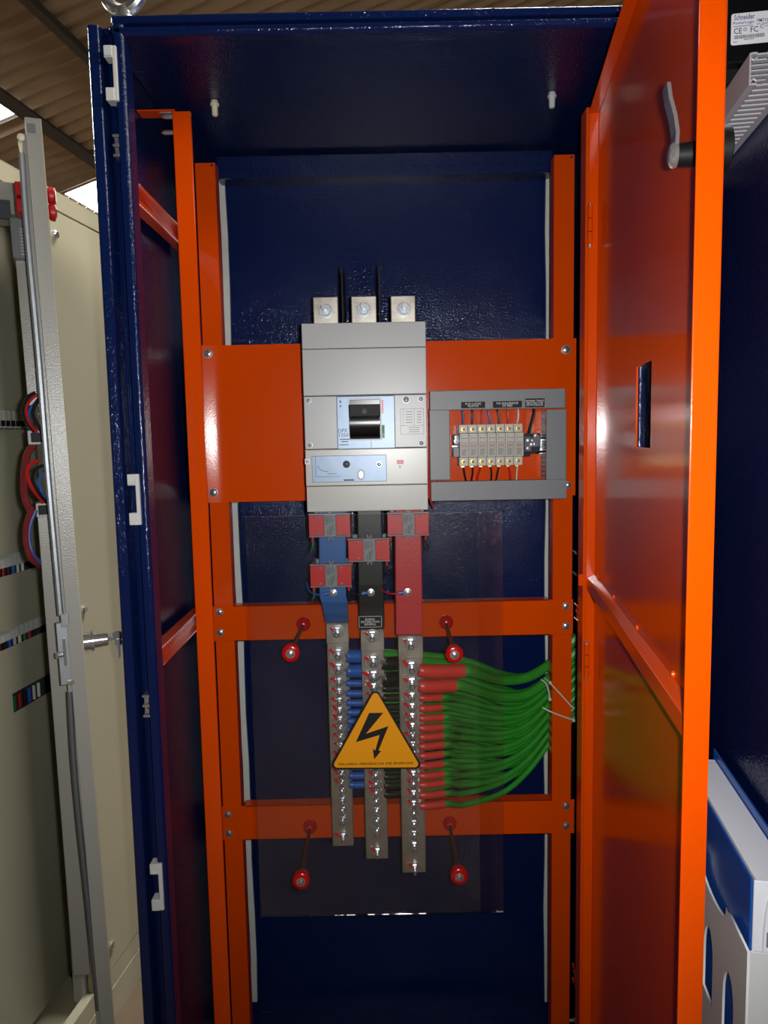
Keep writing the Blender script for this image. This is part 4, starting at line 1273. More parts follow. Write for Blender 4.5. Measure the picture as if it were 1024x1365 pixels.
tri = [sgp(515, 0), sgp(985, 800), sgp(62, 804)]
link_mesh('sign_border', xz_plate(round_poly(tri, 0.0075), [], YS - 0.0008, 0.0012), INK, sg)
tri2 = [sgp(515, 28), sgp(958, 786), sgp(90, 790)]
link_mesh('sign_face', xz_plate(round_poly(tri2, 0.0060), [], YS - 0.0012, 0.0005), YELLOW, sg)
bolt = [sgp(*p) for p in ((455, 256), (592, 254), (424, 458), (644, 384), (546, 622), (572, 626), (504, 706), (490, 604), (514, 622), (558, 470), (326, 540))]
link_mesh('lightning_bolt', xz_plate(bolt, [], YS - 0.0015, 0.0004), INK, sg)
p0, p1 = sgp(157, 768), sgp(888, 730)
lettering('lettering', 'PELIGRO PRESENCIA DE ENERGIA', face_cam(((p0[0] + p1[0]) / 2, YS - 0.0013, (p0[1] + p1[1]) / 2), 0.0003), p1[0] - p0[0], abs(p1[1] - p0[1]) * 0.98, INK, sg, 0.012)

# ================================================================== ORANGE INNER DOOR
hy = YPOST - 0.004
hx = P(793.5, 700, hy).x
YN = 0.570
nxp = P(951.5, 600, YN).x
ud = Vector((nxp - hx, YN - hy, 0)); LEN = ud.length; ud.normalize()
nl = Vector((ud.y, -ud.x, 0))            # left-facing normal (inside of the door)
if nl.x > 0: nl = -nl
DZ0 = ZBASE - 0.01
MD = Matrix((ud, nl, Vector((0, 0, 1)))).transposed().to_4x4(); MD.translation = Vector((hx, hy, DZ0))
door = thing('inner_door', 'orange steel inner door swung open toward the viewer on the right', 'door', M=MD)
DI = MD.inverted()
zdt = (P(787, 151, YPOST).z) - DZ0
FL = 0.0175
def dl_hit(px, py, off=0.0):
    return DI @ hit(px, py, MD @ Vector((0, off, 0)), nl)
h0 = dl_hit(848, 541); h1 = dl_hit(868, 541)
hz1 = dl_hit(848, 490).z; hz0 = dl_hit(858, 596.5).z
me = plate_mesh([(0, 0), (LEN, 0), (LEN, zdt), (0, zdt)], [[(h0.x, hz0), (h1.x, hz0), (h1.x, hz1), (h0.x, hz1)]], 0.002)
# plate local XY -> door x,z ; local z -> door -y (outward)
M2 = Matrix(((1, 0, 0), (0, 0, -1), (0, 1, 0))).to_4x4()
me.transform(MD @ M2)
link_mesh('door_skin', me, ORANGE, door)
def dbox(mb, x0, x1, y0, y1, z0_, z1_): return mb.box(x0, x1, y0, y1, z0_, z1_, MD)
dbox(MB(), LEN - 0.0025, LEN, -0.002, FL, 0, zdt).build('near_flange', ORANGE, door, 0.0010, 2)
dbox(MB(), 0, 0.0022, 0, 0.0145, 0, zdt).build('hinge_flange', ORANGE, door, 0.0008, 2)
dbox(MB(), 0, LEN, 0, 0.0155, zdt - 0.0022, zdt).build('top_flange', ORANGE, door, 0.0008, 2)
dbox(MB(), 0, LEN, 0, 0.0155, 0, 0.0022).build('bottom_flange', ORANGE, door, 0.0008)
zr = dl_hit(790, 777, 0.004).z
rib = MB()
rib.prism([(0.003, 0, zr + 0.014), (0.003, 0.012, zr + 0.008), (0.003, 0.014, zr - 0.008), (0.003, 0, zr - 0.014)], (LEN - 0.006, 0, 0), MD)
rb = rib.build('stiffening_rib', ORANGE, door, 0.0012, 2)
mb = MB()
for t in (0.06, 0.30, 0.56, 0.83):
    p = MD @ Vector((LEN * t, 0.0, zr + 0.017)); mb.lathe(p, nl, [(0, 0.0035), (0.0022, 0.003), (0.003, 0.001)], 10)
mb.build('weld_spot', ORANGE, rb)
# hinges
for (ya, yb2) in ((283, 334), (858, 906)):
    zt = dl_hit(790, ya, 0.004).z; zb_ = dl_hit(790, yb2, 0.004).z
    mb = MB(); n = 3
    for k in range(n):
        z0_ = zb_ + (zt - zb_) * (k + 0.04) / n; z1_ = zb_ + (zt - zb_) * (k + 0.96) / n
        mb.cyl(MD @ Vector((0.006, 0.0125, z0_)), MD @ Vector((0.006, 0.0125, z1_)), 0.0042, seg=12)
    h = mb.build('hinge_barrel', ORANGE, door)
    mb = MB()
    for z in (zt, zb_): mb.lathe(MD @ Vector((0.006, 0.0125, z - 0.002)), (0, 0, 1), [(0, 0.003), (0.0045, 0.0032), (0.006, 0.001)], 10)
    mb.build('hinge_pin', STEEL, h)
# lock: black boss and bent steel cam inside, black knob outside
zl = dl_hit(913, 206, 0.012).z
xl = dl_hit(913, 205, 0.012).x
b0 = MD @ Vector((xl, 0.0, zl))
mb = MB().lathe(b0, nl, [(0, 0.0115), (0.004, 0.0112), (0.005, 0.0098), (0.018, 0.0088), (0.0185, 0.006)], 18)
lk = mb.build('lock_boss', BLACKMAT, door)
mb = MB().lathe(MD @ Vector((xl, 0.0185, zl)), nl, [(0, 0.0098), (0.003, 0.0102), (0.0055, 0.008), (0.0068, 0.004)], 18)
c0 = mb.build('lock_nut', CHROME, door)
cam_pts = [(0, 0), (0.016, -0.001), (0.03, 0.001), (0.044, 0.0045), (0.056, 0.006)]
mb = MB(); vs_ = []
for (h_, o_) in cam_pts:
    w = 0.0085 - 0.02 * abs(h_ - 0.03) * 0.5
    for sx in (-1, 1):
        vs_.append(MD @ Vector((xl + sx * w - 0.004 * h_ / 0.05, 0.0185 + o_, zl + h_)))
    for sx in (1, -1):
        vs_.append(MD @ Vector((xl + sx * w - 0.004 * h_ / 0.05, 0.0218 + o_, zl + h_)))
n = len(cam_pts); fs = []
for i in range(n - 1):
    for k in range(4): fs.append((4 * i + k, 4 * i + (k + 1) % 4, 4 * i + 4 + (k + 1) % 4, 4 * i + 4 + k))
fs += [(3, 2, 1, 0), (4 * n - 4, 4 * n - 3, 4 * n - 2, 4 * n - 1)]
mb.add(vs_, fs)
lo = mb.build('lock_cam', CHROME, door, 0.0008, 2); lo['label'] = 'bent shiny lock tongue'
mb = MB().lathe(MD @ Vector((xl - 0.004, -0.002, zl + 0.004)), -nl, [(0, 0.019), (0.010, 0.019), (0.0115, 0.0175), (0.020, 0.0175), (0.0215, 0.014)], 20)
mb.build('lock_knob', BLACKMAT, door)

# ================================================================== BLUE OUTER DOOR
d0 = Vector((0.432, 1.045, 0)); dd = Vector((-0.156, -1, 0)).normalized(); dn = Vector((-1, 0.156, 0)).normalized()
OZ0 = ZBASE - 0.08
MO = Matrix((dd, dn, Vector((0, 0, 1)))).transposed().to_4x4(); MO.translation = d0 + Vector((0, 0, OZ0))
OI = MO.inverted()
OL = 0.80; OH = ZTOP - OZ0 + 0.0
od = thing('outer_door', 'dark blue outer cabinet door swung open beyond the orange door', 'door', M=MO)
MB().box(0, OL, -0.002, 0, 0, OH, MO).build('door_skin', BLUE, od, 0.0006)
MB().box(0, 0.0025, 0, 0.020, 0, OH, MO).build('hinge_flange', BLUE, od, 0.0008)
MB().box(OL - 0.0025, OL, 0, 0.020, 0, OH, MO).build('near_flange', BLUE, od, 0.0008)
MB().box(0.01, OL - 0.01, 0, 0.018, OH - 0.0025, OH, MO).build('top_flange', BLUE, od, 0.0008)
MB().box(0.01, OL - 0.01, 0, 0.018, 0, 0.0025, MO).build('bottom_flange', BLUE, od, 0.0008)
def oh(px, py, off): return OI @ hit(px, py, MO @ Vector((0, off, 0)), dn)
# meter
ms = 0.305           # distance along the door of the meter's near side
mz1 = oh(968, -28, 0.05).z; mz0 = oh(968, 88, 0.05).z
pq = MO @ Vector((ms, 0.0, 0))
# near side plane (faces the camera)
def side_hit(px, py, s): return OI @ hit(px, py, MO @ Vector((s, 0, 0)), dd)
q0 = side_hit(958.5, 0, ms)
proud = q0.y
mzt = side_hit(985, -30, ms).z; mzb = side_hit(985, 84, ms).z
met = thing('power_meter', 'black digital power meter housing with white printed label on the blue outer door', 'meter', M=MO @ Matrix.Translation((ms - 0.045, 0, mzb)))
mm = MB(); mm.box(ms - 0.09, ms, 0.0004, proud, mzb, mzt, MO); mm.build('housing', BLACKPL, met, 0.002, 2)
mm = MB(); mm.box(ms - 0.075, ms - 0.012, proud * 0.2, proud * 0.96, mzb - 0.012, mzb + 0.001, MO); mm.build('terminal_plug', BLACKMAT, met, 0.001)
mm = MB()
for k in range(5): mm.box(ms - 0.072 + k * 0.012, ms - 0.064 + k * 0.012, proud * 0.90, proud * 0.99, mzb - 0.011, mzb - 0.003, MO)
mm.build('terminal_ridge', BLACKMAT, met)
l0 = side_hit(974.5, 40, ms)
lz1 = side_hit(985, 18.2, ms).z; lz0 = side_hit(985, 60.2, ms).z
lw_ = 0.064
# label frame: x to the right (= -dn direction), y up, z to the camera (= dd)
ML = Matrix((-dn, Vector((0, 0, 1)), dd)).transposed().to_4x4()
ML.translation = MO @ Vector((ms + 0.0003, l0.y, lz0))
lh_ = lz1 - lz0
lw_ = l0.y + 0.0
def lab_plate(w, h): 
    return round_poly([(0, 0), (w, 0), (w, h), (0, h)], 0.0025)
me = plate_mesh(round_poly([(0, 0), (lw_, 0), (lw_, lh_), (0, lh_)], 0.0022), [], 0.0003)
me.transform(ML); lab = link_mesh('meter_label', me, LABELW, met); lab['label'] = 'white printed rating label'
def lt(body, x0, y0, x1, y1, m=INKBLUE):
    """fractions of the visible label: 0..1 over 54 px wide, 42 px high"""
    sx = 54 * ms_scale; 
    M = ML @ Matrix.Translation(((x0 + x1) / 2 * sx, (1 - (y0 + y1) / 2) * lh_, 0.0006))
    lettering('lettering', body, M, (x1 - x0) * sx, (y1 - y0) * lh_, m, lab, 0.008)
pa_ = side_hit(974.5, 40, ms); pb_ = side_hit(1026, 36, ms)
ms_scale = abs(pa_.y - pb_.y) / 54.0
lt('Schneider', 0.07, 0.045, 0.60, 0.215)
lt('E L E C T R I C', 0.31, 0.17, 0.60, 0.205, INKPALE)
lt('PowerLogic', 0.05, 0.265, 0.595, 0.375)
lt('PM710MG', 0.67, 0.235, 1.12, 0.345)
lt('CE', 0.07, 0.47, 0.28, 0.655)
lt('FC', 0.505, 0.46, 0.70, 0.645)
lt('C', 0.75, 0.42, 0.835, 0.545)
lt('N998', 0.85, 0.455, 0.95, 0.50, INKGREY)
lt('UL', 0.335, 0.49, 0.40, 0.56, INKGREY)
bars_ = MB()
x = 0.08
sx = 54 * ms_scale
while x < 0.87:
    w = 0.006 + 0.014 * rnd.random()
    bars_.box(x * sx, (x + w) * sx, (1 - 0.815) * lh_, (1 - 0.70) * lh_, 0.0004, 0.0007, ML)
    x += w + 0.007 + 0.010 * rnd.random()
for (x0, x1, y) in ((0.06, 0.56, 0.415), (0.67, 0.74, 0.40), (0.80, 0.99, 0.395), (0.34, 0.60, 0.85), (0.06, 0.15, 0.905), (0.97, 1.02, 0.56), (0.96, 1.05, 0.63), (0.97, 1.05, 0.70), (0.98, 1.05, 0.77)):
    t = x0
    while t < x1:
        bars_.box(t * sx, (t + 0.014) * sx, (1 - y - 0.012) * lh_, (1 - y + 0.012) * lh_, 0.0004, 0.0007, ML); t += 0.022
bb_ = bars_.build('barcode_and_fine_print', INKGREY, lab); bb_['kind'] = 'stuff'
rg = MB(); rg.torus(ML @ Vector((0.367 * sx, (1 - 0.53) * lh_, 0.0006)), dd, 0.045 * sx, 0.0002, 18, 4); rg.build('approval_ring', INKGREY, lab)

# slotted duct on the outer door, open end toward the camera
de = oh(1000, 70, 0.04)
dz1 = de.z; ds = de.x
dz0 = oh(999.4, 113, 0.04).z
dk = thing('wire_duct', 'pale grey slotted wire duct fixed level along the blue outer door', 'wire duct', M=MO @ Matrix.Translation((ds - 0.2, 0, dz0)))
th = 0.0016
MB().box(ds - 0.30, ds, 0.040 - th, 0.040, dz0, dz1, MO).build('duct_cover', DUCTPALE, dk, 0.0005)
mb = MB()
mb.box(ds - 0.30, ds, 0.0004, 0.002, dz0 + 0.001, dz1 - 0.001, MO)
for zz in (dz0, dz1 - th):
    mb.box(ds - 0.30, ds, 0.002, 0.008, zz, zz + th, MO)
    mb.box(ds - 0.30, ds, 0.0335, 0.0385, zz, zz + th, MO)
    n = 28
    for i in range(n):
        s_ = ds - 0.30 + 0.30 * (i + 0.5) / n
        mb.box(s_ - 0.0028, s_ + 0.0028, 0.008, 0.034, zz, zz + th, MO)
f = mb.build('duct_fingers', DUCTPALE, dk); f['kind'] = 'stuff'
mb = MB()
for zz in (dz1 - 0.004, dz0 + 0.004): mb.tube([MO @ Vector((ds - 0.002, 0.0385, zz)), MO @ Vector((ds - 0.002, 0.036, zz - 0.002 if zz > (dz0 + dz1) / 2 else zz + 0.002)), MO @ Vector((ds - 0.002, 0.033, zz))], 0.0009, 6)
mb.build('cover_clip', DUCTPALE, dk)
wire('wire', 'short green wire end poking above the pale duct on the blue door', [MO @ Vector((ds - 0.015, 0.02, dz1 + 0.0002)), MO @ Vector((ds - 0.008, 0.019, dz1 + 0.006)), MO @ Vector((ds + 0.004, 0.012, dz1 + 0.008)), MO @ Vector((ds + 0.01, 0.002, dz1 + 0.012))], 0.0025, WIREGRN)

# document pocket and binder
po = 0.056
pe = oh(996.5, 1268.5, po); ps = pe.x; pz = pe.z
pk = thing('document_pocket', 'light grey plastic document pocket with finger notch at the bottom of the blue door', 'pocket', M=MO @ Matrix.Translation((ps - 0.14, 0, pz - 0.25)))
nA = oh(968, 1209.5, po).x
nt_ = []
PL = 0.30
outer = [(ps - PL, pz - 0.26), (ps, pz - 0.26), (ps, pz), (nA, pz)]
nr = 0.044
for i in range(1, 13):
    t = math.pi * i / 13
    outer.append((nA - nr + nr * math.cos(t), pz - 0.019 * math.sin(t) ** 0.6))
outer += [(nA - 2 * nr, pz), (ps - PL, pz)]
hA = oh(972, 1330, po)
hole = []
hc = oh(971.5, 1297, po)
hw = (oh(978, 1360, po).x - oh(963, 1360, po).x) / 2
hole = [(hc.x - hw, hc.z - 0.075), (hc.x + hw, hc.z - 0.075)]
for i in range(0, 11):
    t = math.pi * i / 10
    hole.append((hc.x + hw * math.cos(t), hc.z - 0.03 + 0.03 * math.sin(t)))
hole2 = [(x_ - 0.066, z_ + 0.0) for x_, z_ in hole]
me = plate_mesh(outer, [hole, hole2], 0.0022)
M3 = Matrix(((1, 0, 0), (0, 0, 1), (0, 1, 0))).to_4x4()     # (x,y,z)->(x, z, y)
M3.translation = (0, po - 0.0022, 0)
me.transform(MO @ M3)
bm = bmesh.new(); bm.from_mesh(me); bmesh.ops.recalc_face_normals(bm, faces=bm.faces); bm.to_mesh(me); bm.free()
link_mesh('pocket_front', me, POCKET, pk)
MB().box(ps - 0.0022, ps, 0.001, po - 0.0022, pz - 0.26, pz, MO).build('pocket_end', POCKET, pk, 0.0004)
MB().box(ps - PL, ps - PL + 0.0022, 0.001, po - 0.0022, pz - 0.26, pz, MO).build('pocket_end', POCKET, pk, 0.0004)
MB().box(ps - PL, ps, 0.001, po - 0.0022, pz - 0.2622, pz - 0.26, MO).build('pocket_floor', POCKET, pk)
MB().box(ps - PL, ps, 0.0002, 0.001, pz - 0.26, pz + 0.005, MO).build('pocket_back', POCKET, pk)
bo = po - 0.007
bc = oh(1001.5, 1172, bo)
bs = bc.x; bz1 = bc.z
bi = thing('ring_binder', 'blue covered ring binder full of white paper standing in the document pocket', 'binder', M=MO @ Matrix.Translation((bs - 0.12, bo - 0.02, pz - 0.255)))
zz0 = pz - 0.255
BL = 0.26
MB().box(bs - BL, bs, bo - 0.0022, bo, zz0, bz1, MO).build('front_cover', BINDBLUE, bi, 0.0006)
MB().box(bs - BL, bs + 0.004, 0.008, 0.0102, zz0, bz1 + 0.008, MO).build('back_cover', BINDBLUE, bi, 0.0006)
MB().box(bs - BL + 0.01, bs - 0.003, 0.0112, bo - 0.005, zz0 + 0.004, bz1 - 0.002, MO).build('paper_block', PAPER, bi)
MB().box(bs - 0.002, bs + 0.0004, 0.0105, bo - 0.0026, zz0, bz1 - 0.001, MO).build('spine', PAPER, bi, 0.0006)
lp = []
sc = MO @ Vector((bs + 0.0008, bo - 0.017, bz1 - 0.05))
mb = MB()
ring = [MO @ Vector((bs + 0.0012, bo - 0.017 + 0.006 * math.cos(t), bz1 - 0.058 + 0.046 * math.sin(t))) for t in [2 * math.pi * i / 20 for i in range(21)]]
mb.tube(ring, 0.0007, 6, sub=1); mb.build('spine_label_edge', WHITEPL, bi)
mb = MB().box(bs + 0.0005, bs + 0.001, bo - 0.0195, bo - 0.014, bz1 - 0.062, bz1 - 0.048, MO); mb.build('spine_mark', DUCTGREY, bi)

# ================================================================== BEIGE CABINET ON THE LEFT
g0 = Vector((-0.756, 1.576, 0)); gd = Vector((0.134, 0.991, 0)).normalized(); gn = Vector((0.991, -0.134, 0)).normalized()
MG = Matrix((gd, -gn, Vector((0, 0, 1)))).transposed().to_4x4(); MG.translation = g0
GI = MG.inverted()
bc_ = thing('beige_cabinet', 'tall beige steel cabinet at left with its near door open on wired interior', 'cabinet', M=MG)
def gh(px, py, off=0.0): return GI @ hit(px, py, MG @ Vector((0, off, 0)), gn)
gtop = gh(60, 246).z
glow = gh(146.6, 1295).z; glow2 = gh(149, 1319).z
s_j = gh(77, 500).x - 0.002            # jamb where the closed leaf starts
S0, S1 = -0.62, 1.25
HINGE = gh(70, 500).x
# body: top, back, closed half, plinth
MB().box(S0, S1, 0.0, 0.50, gtop - 0.002, gtop, MG).build('top_panel', BEIGE, bc_, 0.001)
MB().box(S0, S1, 0.498, 0.50, 0.09, gtop - 0.002, MG).build('back_panel', BEIGE, bc_)
MB().box(S0, S0 + 0.002, 0.0, 0.50, 0.09, gtop - 0.002, MG).build('side_panel', BEIGE, bc_)
MB().box(S1 - 0.002, S1, 0.0, 0.50, 0.09, gtop - 0.002, MG).build('side_panel', BEIGE, bc_)
zband = gh(66, 277).z
MB().box(S0, S1, 0.0, 0.02, zband + 0.004, gtop - 0.002, MG).build('header_band', BEIGE, bc_, 0.001)
MB().box(S0, S1, 0.001, 0.026, glow2, glow - 0.0015, MG).build('sill_band', BEIGE, bc_, 0.001)
MB().box(S0, S1, 0.000, 0.30, 0.0, glow2 - 0.0015, MG).build('plinth', BEIGE, bc_, 0.001)
MB().box(S0, S1, 0.008, 0.50, 0.085, 0.09, MG).build('floor_plate', BEIGEGREY, bc_)
sE = gh(160.5, 680).x
MB().box(HINGE + 0.012, sE, 0.0, 0.018, glow, zband, MG).build('closed_leaf', BEIGE, bc_, 0.0015, 2)
MB().box(sE + 0.006, S1, 0.004, 0.022, glow, zband, MG).build('end_upright', BEIGE, bc_, 0.001)
MB().box(HINGE - 0.0, HINGE + 0.03, 0.020, 0.05, glow - 0.02, zband + 0.02, MG).build('jamb', BEIGEGREY, bc_, 0.001)
for px, py in ((72, 313), (110.5, 813), (148, 1260)):
    q = hit(px, py, MG @ Vector((0, 0, 0)), gn)
    mb = MB(); mb.lathe(q, gn, [(0, 0.010), (0.006, 0.010), (0.009, 0.007), (0.0095, 0.002)], 12)
    mb.build('bolt_cap', STEEL, bc_)
# recessed dead front with three slots
REC = 0.12
df0 = gh(-40, 500, REC).x; df1 = gh(95, 800, REC).x
zq1 = gh(10, 262, REC).z; zq0 = gh(70, 1330, REC).z
def slot(px0, py0, px1, py1, hpx):
    A = gh(px0, py0, REC); B = gh(px1, py1, REC)
    zt = A.z; return A.x, B.x, zt
slots = []
for (xa_, ya_, yb_, xb_) in ((-20, 545, 572, 31), (-20, 747, 776, 45), (-20, 852, 878, 61), (16.5, 925, 952, 67)):
    A = gh(xa_, ya_, REC); A2 = gh(xa_, yb_, REC); B = gh(xb_, ya_ - 40, REC)
    slots.append((A.x, B.x, A2.z, A.z))
me = plate_mesh([(df0 - 0.3, zq0), (df1 + 0.25, zq0), (df1 + 0.25, zq1), (df0 - 0.3, zq1)],
                [[(a_, c_), (b_, c_), (b_, d_), (a_, d_)] for a_, b_, c_, d_ in slots], 0.0016)
M4 = Matrix(((1, 0, 0), (0, 0, 1), (0, 1, 0))).to_4x4(); M4.translation = (0, REC, 0)
me.transform(MG @ M4)
bm = bmesh.new(); bm.from_mesh(me); bmesh.ops.recalc_face_normals(bm, faces=bm.faces); bm.to_mesh(me); bm.free()
link_mesh('dead_front', me, DEADFRONT, bc_)
MB().box(df0 - 0.3, df1 + 0.25, REC + 0.06, REC + 0.062, zq0, zq1, MG).build('equipment_plate', DARKGREY, bc_)
# breakers and terminal strips behind the slots
for k, (a_, b_, c_, d_) in enumerate(slots):
    n = max(3, int((b_ - a_) / 0.018))
    for i in range(n):
        s_ = a_ + (b_ - a_) * (i + 0.5) / n
        w = (b_ - a_) / n * 0.44
        if k == 0:
            p = MB().box(s_ - w, s_ + w, REC - 0.006, REC + 0.058, c_ + 0.002, d_ - 0.001, MG).build('miniature_breaker', FUSEGREY, bc_, 0.0008)
            MB().box(s_ - w * 0.4, s_ + w * 0.4, REC - 0.013, REC - 0.005, (c_ * 0.85 + d_ * 0.15), (c_ * 0.55 + d_ * 0.45), MG).build('toggle', BLACKPL, p, 0.0006)
        else:
            cm = [WIRERED, WIREBLK, WIREBLUB, WHITEPL, CREAM, WIREGRN][(i + k) % 6]
            if k < 3:
                MB().box(s_ - w, s_ + w, REC + 0.004, REC + 0.058, c_ * 0.62 + d_ * 0.38, d_ + 0.015, MG).build('terminal', WHITEPL, bc_)
            MB().cyl(MG @ Vector((s_, REC + 0.03, c_ - 0.012)), MG @ Vector((s_, REC + 0.03, (c_ + d_) / 2)), w * 0.45, seg=8).build('conductor', cm, bc_)
# ---- open grey door, seen edge-on
YE = 1.16
eT = P(43.5, 157, YE); eB = P(143, 1365, YE)
zax = (eT - eB).normalized()
rd = Vector((eT.x + eB.x, 2 * YE, 0)).normalized()
rd = (rd - zax * rd.dot(zax)).normalized()
lf = zax.cross(rd).normalized()             # leftwards
if lf.x > 0: lf = -lf
ME = Matrix((rd, lf, zax)).transposed().to_4x4()
base = eB + zax * ((0.12 - eB.z) / zax.z)
ME.translation = base
EI = ME.inverted()
bd = thing('cabinet_door', 'grey edge of the open beige cabinet door with lock rods and key', 'door', M=ME)
EH = (eT - base).length
EW = 0.0225
def eh(px, py, off=0.0):                     # pixel on the plane of the near edge, shifted by off in depth
    return EI @ hit(px, py, ME @ Vector((off, 0, 0)), rd)
RL = 0.455
MB().box(0, 0.0025, -EW / 2, EW / 2, 0, EH, ME).build('edge_flange', BEIGEGREY, bd, 0.001, 2)
MB().box(0, RL, -EW / 2 - 0.0005, -EW / 2 + 0.0015, 0, EH, ME).build('door_skin', BEIGE, bd, 0.0005)
MB().box(0, RL, -EW / 2, EW / 2, EH - 0.0025, EH, ME).build('top_flange', BEIGEGREY, bd, 0.0006)
MB().box(0.012, 0.014, EW / 2 - 0.004, EW / 2 + 0.006, 0.02, EH - 0.02, ME).build('return_lip', BEIGEGREY, bd)
p1_ = eh(35.5, 164); p2_ = eh(48, 178)
MB().box(-0.0008, 0.0005, min(p1_.y, p2_.y), max(p1_.y, p2_.y), min(p1_.z, p2_.z), max(p1_.z, p2_.z), ME).build('slot_patch', DUCTGREY, bd)
# lock rods
def rodpt(px, py, off=0.012): return ME @ eh(px, py, off)
mb = MB().tube([rodpt(29, 205), rodpt(36, 305), rodpt(52, 480), rodpt(63, 620), rodpt(81, 820)], 0.0050, 8, sub=3)
mb.build('upper_lock_rod', STEELDULL, bd)
q = rodpt(28.5, 186)
mb = MB(); mb.prism([rodpt(24, 183), rodpt(33, 183), rodpt(32, 192), rodpt(29.5, 205), rodpt(27, 205), rodpt(24, 192)], rd * 0.006)
mb.lathe(rodpt(28.3, 184, 0.010), -rd, [(0, 0.006), (0.004, 0.0055), (0.006, 0.002)], 12)
o = mb.build('rod_end', CREAM, bd, 0.0006); o['label'] = 'cream plastic rod end'
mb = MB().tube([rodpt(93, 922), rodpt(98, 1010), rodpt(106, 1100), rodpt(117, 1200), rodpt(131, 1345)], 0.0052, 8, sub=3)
mb.build('lower_lock_rod', DARKSTEEL, bd)  # shading on the rod's lower part is put into its darker colour
gx0, gx1 = eh(78, 822), eh(93, 918)
lkb = MB().box(0.002, 0.012, -0.012 + EW / 2 - 0.002, EW / 2 + 0.016, eh(85, 914).z, eh(85, 830).z, ME).build('lock_case', STEELDULL, bd, 0.001)
mb = MB(); mb.box(-0.002, 0.004, EW / 2 - 0.004, EW / 2 + 0.008, eh(82, 836).z, eh(82, 818).z, ME); mb.box(-0.002, 0.003, EW / 2 - 0.004, EW / 2 + 0.006, eh(90, 913).z, eh(90, 908).z, ME)
mb.build('rod_bracket', STEEL, lkb, 0.0006)
mb = MB(); mb.box(-0.010, -0.002, EW / 2 + 0.004, EW / 2 + 0.0075, eh(82, 886).z, eh(82, 850).z, ME)
mb.lathe(ME @ Vector((-0.001, EW / 2 + 0.011, eh(78, 873).z)), ME.to_3x3() @ Vector((0, 1, 0)), [(-0.004, 0.004), (0.006, 0.0055), (0.009, 0.0045), (0.0095, 0.002)], 8)
mb.build('cam_plate', CHROME, lkb, 0.0005)
# cylinder lock on the outside, key with ring
cz = eh(110, 865).z
rt = ME.to_3x3() @ Vector((0, -1, 0))
cb = ME @ Vector((0.045, -EW / 2, cz))
mb = MB().lathe(cb, rt, [(0, 0.0150), (0.012, 0.0150), (0.013, 0.0175), (0.0165, 0.0175), (0.0168, 0.0125), (0.0375, 0.0120), (0.039, 0.010)], 22)
lc = mb.build('lock_cylinder', CHROME, bd); lc['label'] = 'chrome key cylinder'
mb = MB(); mb.box(0.0425, 0.0475, -EW / 2 - 0.046, -EW / 2 - 0.036, cz - 0.003, cz + 0.003, ME)
kc = ME @ Vector((0.045, -EW / 2 - 0.054, cz + 0.003))
mb.lathe(kc - rd * 0.0012, rd, [(0, 0.0088), (0.0024, 0.0088)], 20)
k1 = mb.build('key', CHROME, bd); k1['label'] = 'shiny key in the lock'
kq = ME @ Vector((0.043, -EW / 2 - 0.055, cz - 0.008))
mb = MB()
mb.lathe(kq - rd * 0.001, rd, [(0, 0.0062), (0.002, 0.0062)], 16)
mb.prism([kq + rt * 0.0022 - zax * 0.004, kq - rt * 0.0022 - zax * 0.004, kq - rt * 0.0014 - zax * 0.026, kq + rt * 0.0006 - zax * 0.028, kq + rt * 0.0018 - zax * 0.024], rd * 0.0018)
k2 = mb.build('spare_key', DARKSTEEL, k1)
# red push buttons through the door
for py in (258, 280):
    z = eh(62, py, 0.05).z
    p = ME @ Vector((0.06, -EW / 2, z))
    mb = MB().lathe(p, rt, [(0, 0.010), (0.004, 0.0135), (0.010, 0.0138), (0.0125 if py < 270 else 0.010, 0.012), (0.013, 0.006)], 18)
    o = mb.build('push_button', CTRED, bd); o['label'] = 'red push button'
    mb = MB().box(0.035, 0.075, EW / 2 - 0.012, EW / 2 + 0.022, z - 0.010, z + 0.010, ME); mb.build('contact_block', CTRED, o, 0.001)
    mb = MB().cyl(p, ME @ Vector((0.06, EW / 2 + 0.0, z)), 0.006); mb.build('barrel', BLACKMAT, o)
# wire ducts and bundles fixed inside the door
def ebox(name, m, x0, y0, x1, y1, off, dep, bev=0.0008):
    A = eh(x0, y0, off); B = eh(x1, y1, off)
    ym0 = eh(x0, (y0 + y1) / 2, off).y; ym1 = eh(x1, (y0 + y1) / 2, off).y
    return MB().box(off, off + dep, min(ym0, ym1), max(ym0, ym1), min(A.z, B.z), max(A.z, B.z), ME).build(name, m, bd, bev)
o = ebox('slotted_duct', DUCTGREY, 15, 290, 46, 345, 0.10, 0.06)
for k in range(9):
    z = eh(20, 305 + k * 4.2, 0.10).z
    MB().box(0.098, 0.1005, eh(36, 320, 0.1).y, eh(27, 320, 0.1).y, z - 0.0012, z + 0.0012, ME).build('duct_finger', DUCTPALE, o)
ebox('cable_channel', BEIGEGREY, 29, 345, 58, 540, 0.12, 0.05)
ebox('cross_duct', DUCTPALE, 37, 574, 63, 592, 0.10, 0.05)
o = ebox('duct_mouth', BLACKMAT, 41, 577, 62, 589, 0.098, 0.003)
ebox('cross_duct', DUCTPALE, 48, 671, 75, 688, 0.10, 0.05)
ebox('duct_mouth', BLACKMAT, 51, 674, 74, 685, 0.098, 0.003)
A = (50, 688); B = (98, 1290)
mb = MB()
pa = [eh(50, 688, 0.11), eh(73, 688, 0.11), eh(121, 1300, 0.11), eh(98, 1300, 0.11)]
mb.prism([ME @ p for p in pa], rd * 0.05); mb.build('cable_channel', BEIGEGREY, bd, 0.0008)
DULLRED = mat('dull_red_spiral_wrap', (128, 36, 40), 0.4, bump=(120, 0.4, 0.001), var=0.15, vscale=60)
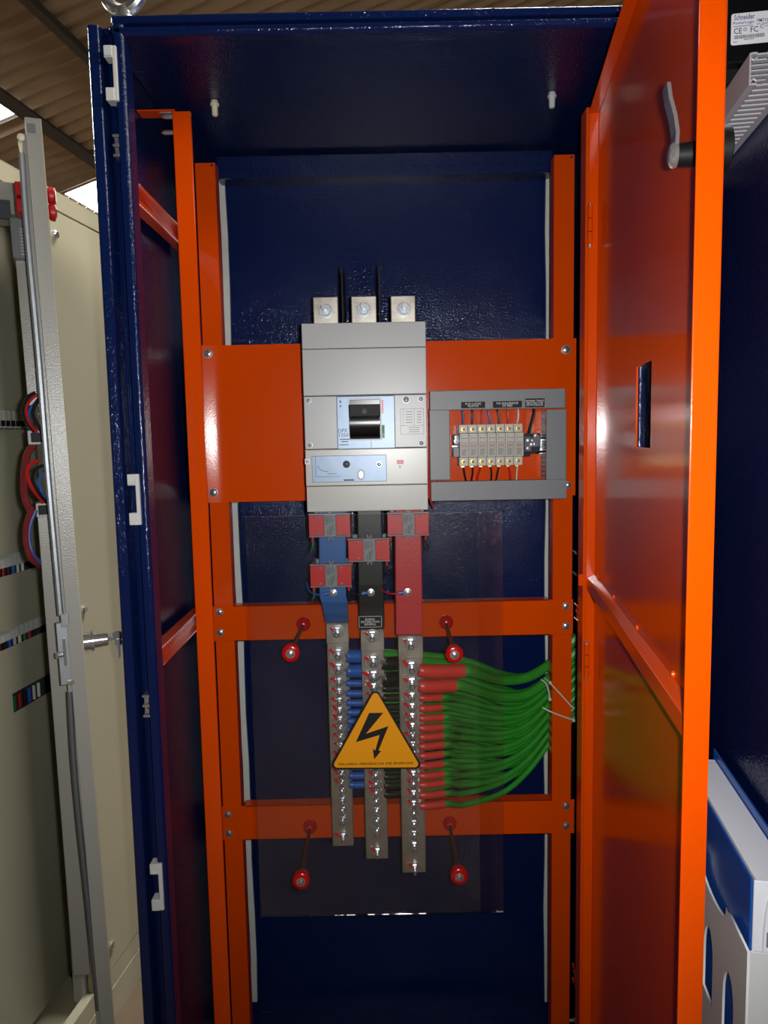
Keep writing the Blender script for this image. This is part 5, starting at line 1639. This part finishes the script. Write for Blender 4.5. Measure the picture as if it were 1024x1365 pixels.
def bundle(name, m, pts, r, off=0.09):
    return MB().tube([ME @ eh(x, y, off + dz) for x, y, dz in pts], r, 8).build(name, m, bd)
bundle('wire_bundle', WIREBLK, [(48, 524, 0), (38, 530, 0), (32, 545, 0), (35, 560, 0), (46, 575, 0.01)], 0.0040)
bundle('wire_bundle', WIRERED, [(50, 526, -0.01), (41, 533, -0.01), (35, 546, -0.01), (38, 561, -0.01), (49, 576, 0)], 0.0022)
bundle('wire_bundle', WIREBLUB, [(52, 534, -0.005), (42, 542, -0.005), (38, 552, -0.005), (41, 564, -0.005), (50, 577, 0.005)], 0.0018)
bundle('wire_bundle', SLBLACK, [(54, 530, -0.006), (46, 541, -0.006), (44, 552, -0.006), (49, 564, -0.006), (56, 576, 0.0)], 0.0030)
bundle('wire_bundle', DULLRED, [(46, 592, 0.02), (37, 604, 0.02), (32, 640, 0.02), (34, 665, 0.02), (42, 684, 0.02)], 0.0060)
bundle('wire_bundle', WIRERED, [(52, 614, -0.01), (41, 619, -0.01), (36, 632, -0.01), (43, 650, -0.01), (58, 670, 0)], 0.0030)
bundle('wire_bundle', SLBLACK, [(58, 620, -0.012), (47, 626, -0.012), (43, 638, -0.012), (50, 654, -0.012), (62, 670, 0)], 0.0028)
bundle('wire_bundle', WIREBLUB, [(60, 626, -0.008), (52, 640, -0.008), (56, 656, -0.008), (64, 668, 0)], 0.0018)
bundle('wire_bundle', DULLRED, [(44, 676, 0.0), (36, 695, 0.0), (34, 720, 0.0), (40, 742, 0.0), (52, 754, 0.03)], 0.0046)
bundle('wire_bundle', WIREBLU, [(48, 680, 0.004), (41, 698, 0.004), (39, 720, 0.004), (45, 740, 0.004), (56, 752, 0.03)], 0.0036)
mb = MB()
for (x, y) in ((56, 541), (55, 552), (62, 612), (66, 622), (64, 632)):
    mb.lathe(ME @ eh(x, y, 0.07), -rd, [(0, 0.006), (0.006, 0.006), (0.009, 0.003)], 8)
mb.build('terminal_screws', STEEL, bd)
# beige inner box at the far left top
ib = ebox('control_box', BEIGEGREY, -30, 239, 27, 286, 0.20, 0.08)
ebox('box_recess', DARKGREY, -30, 263, 14, 292, 0.196, 0.006)  # dark slab paints in the shaded recess of the box
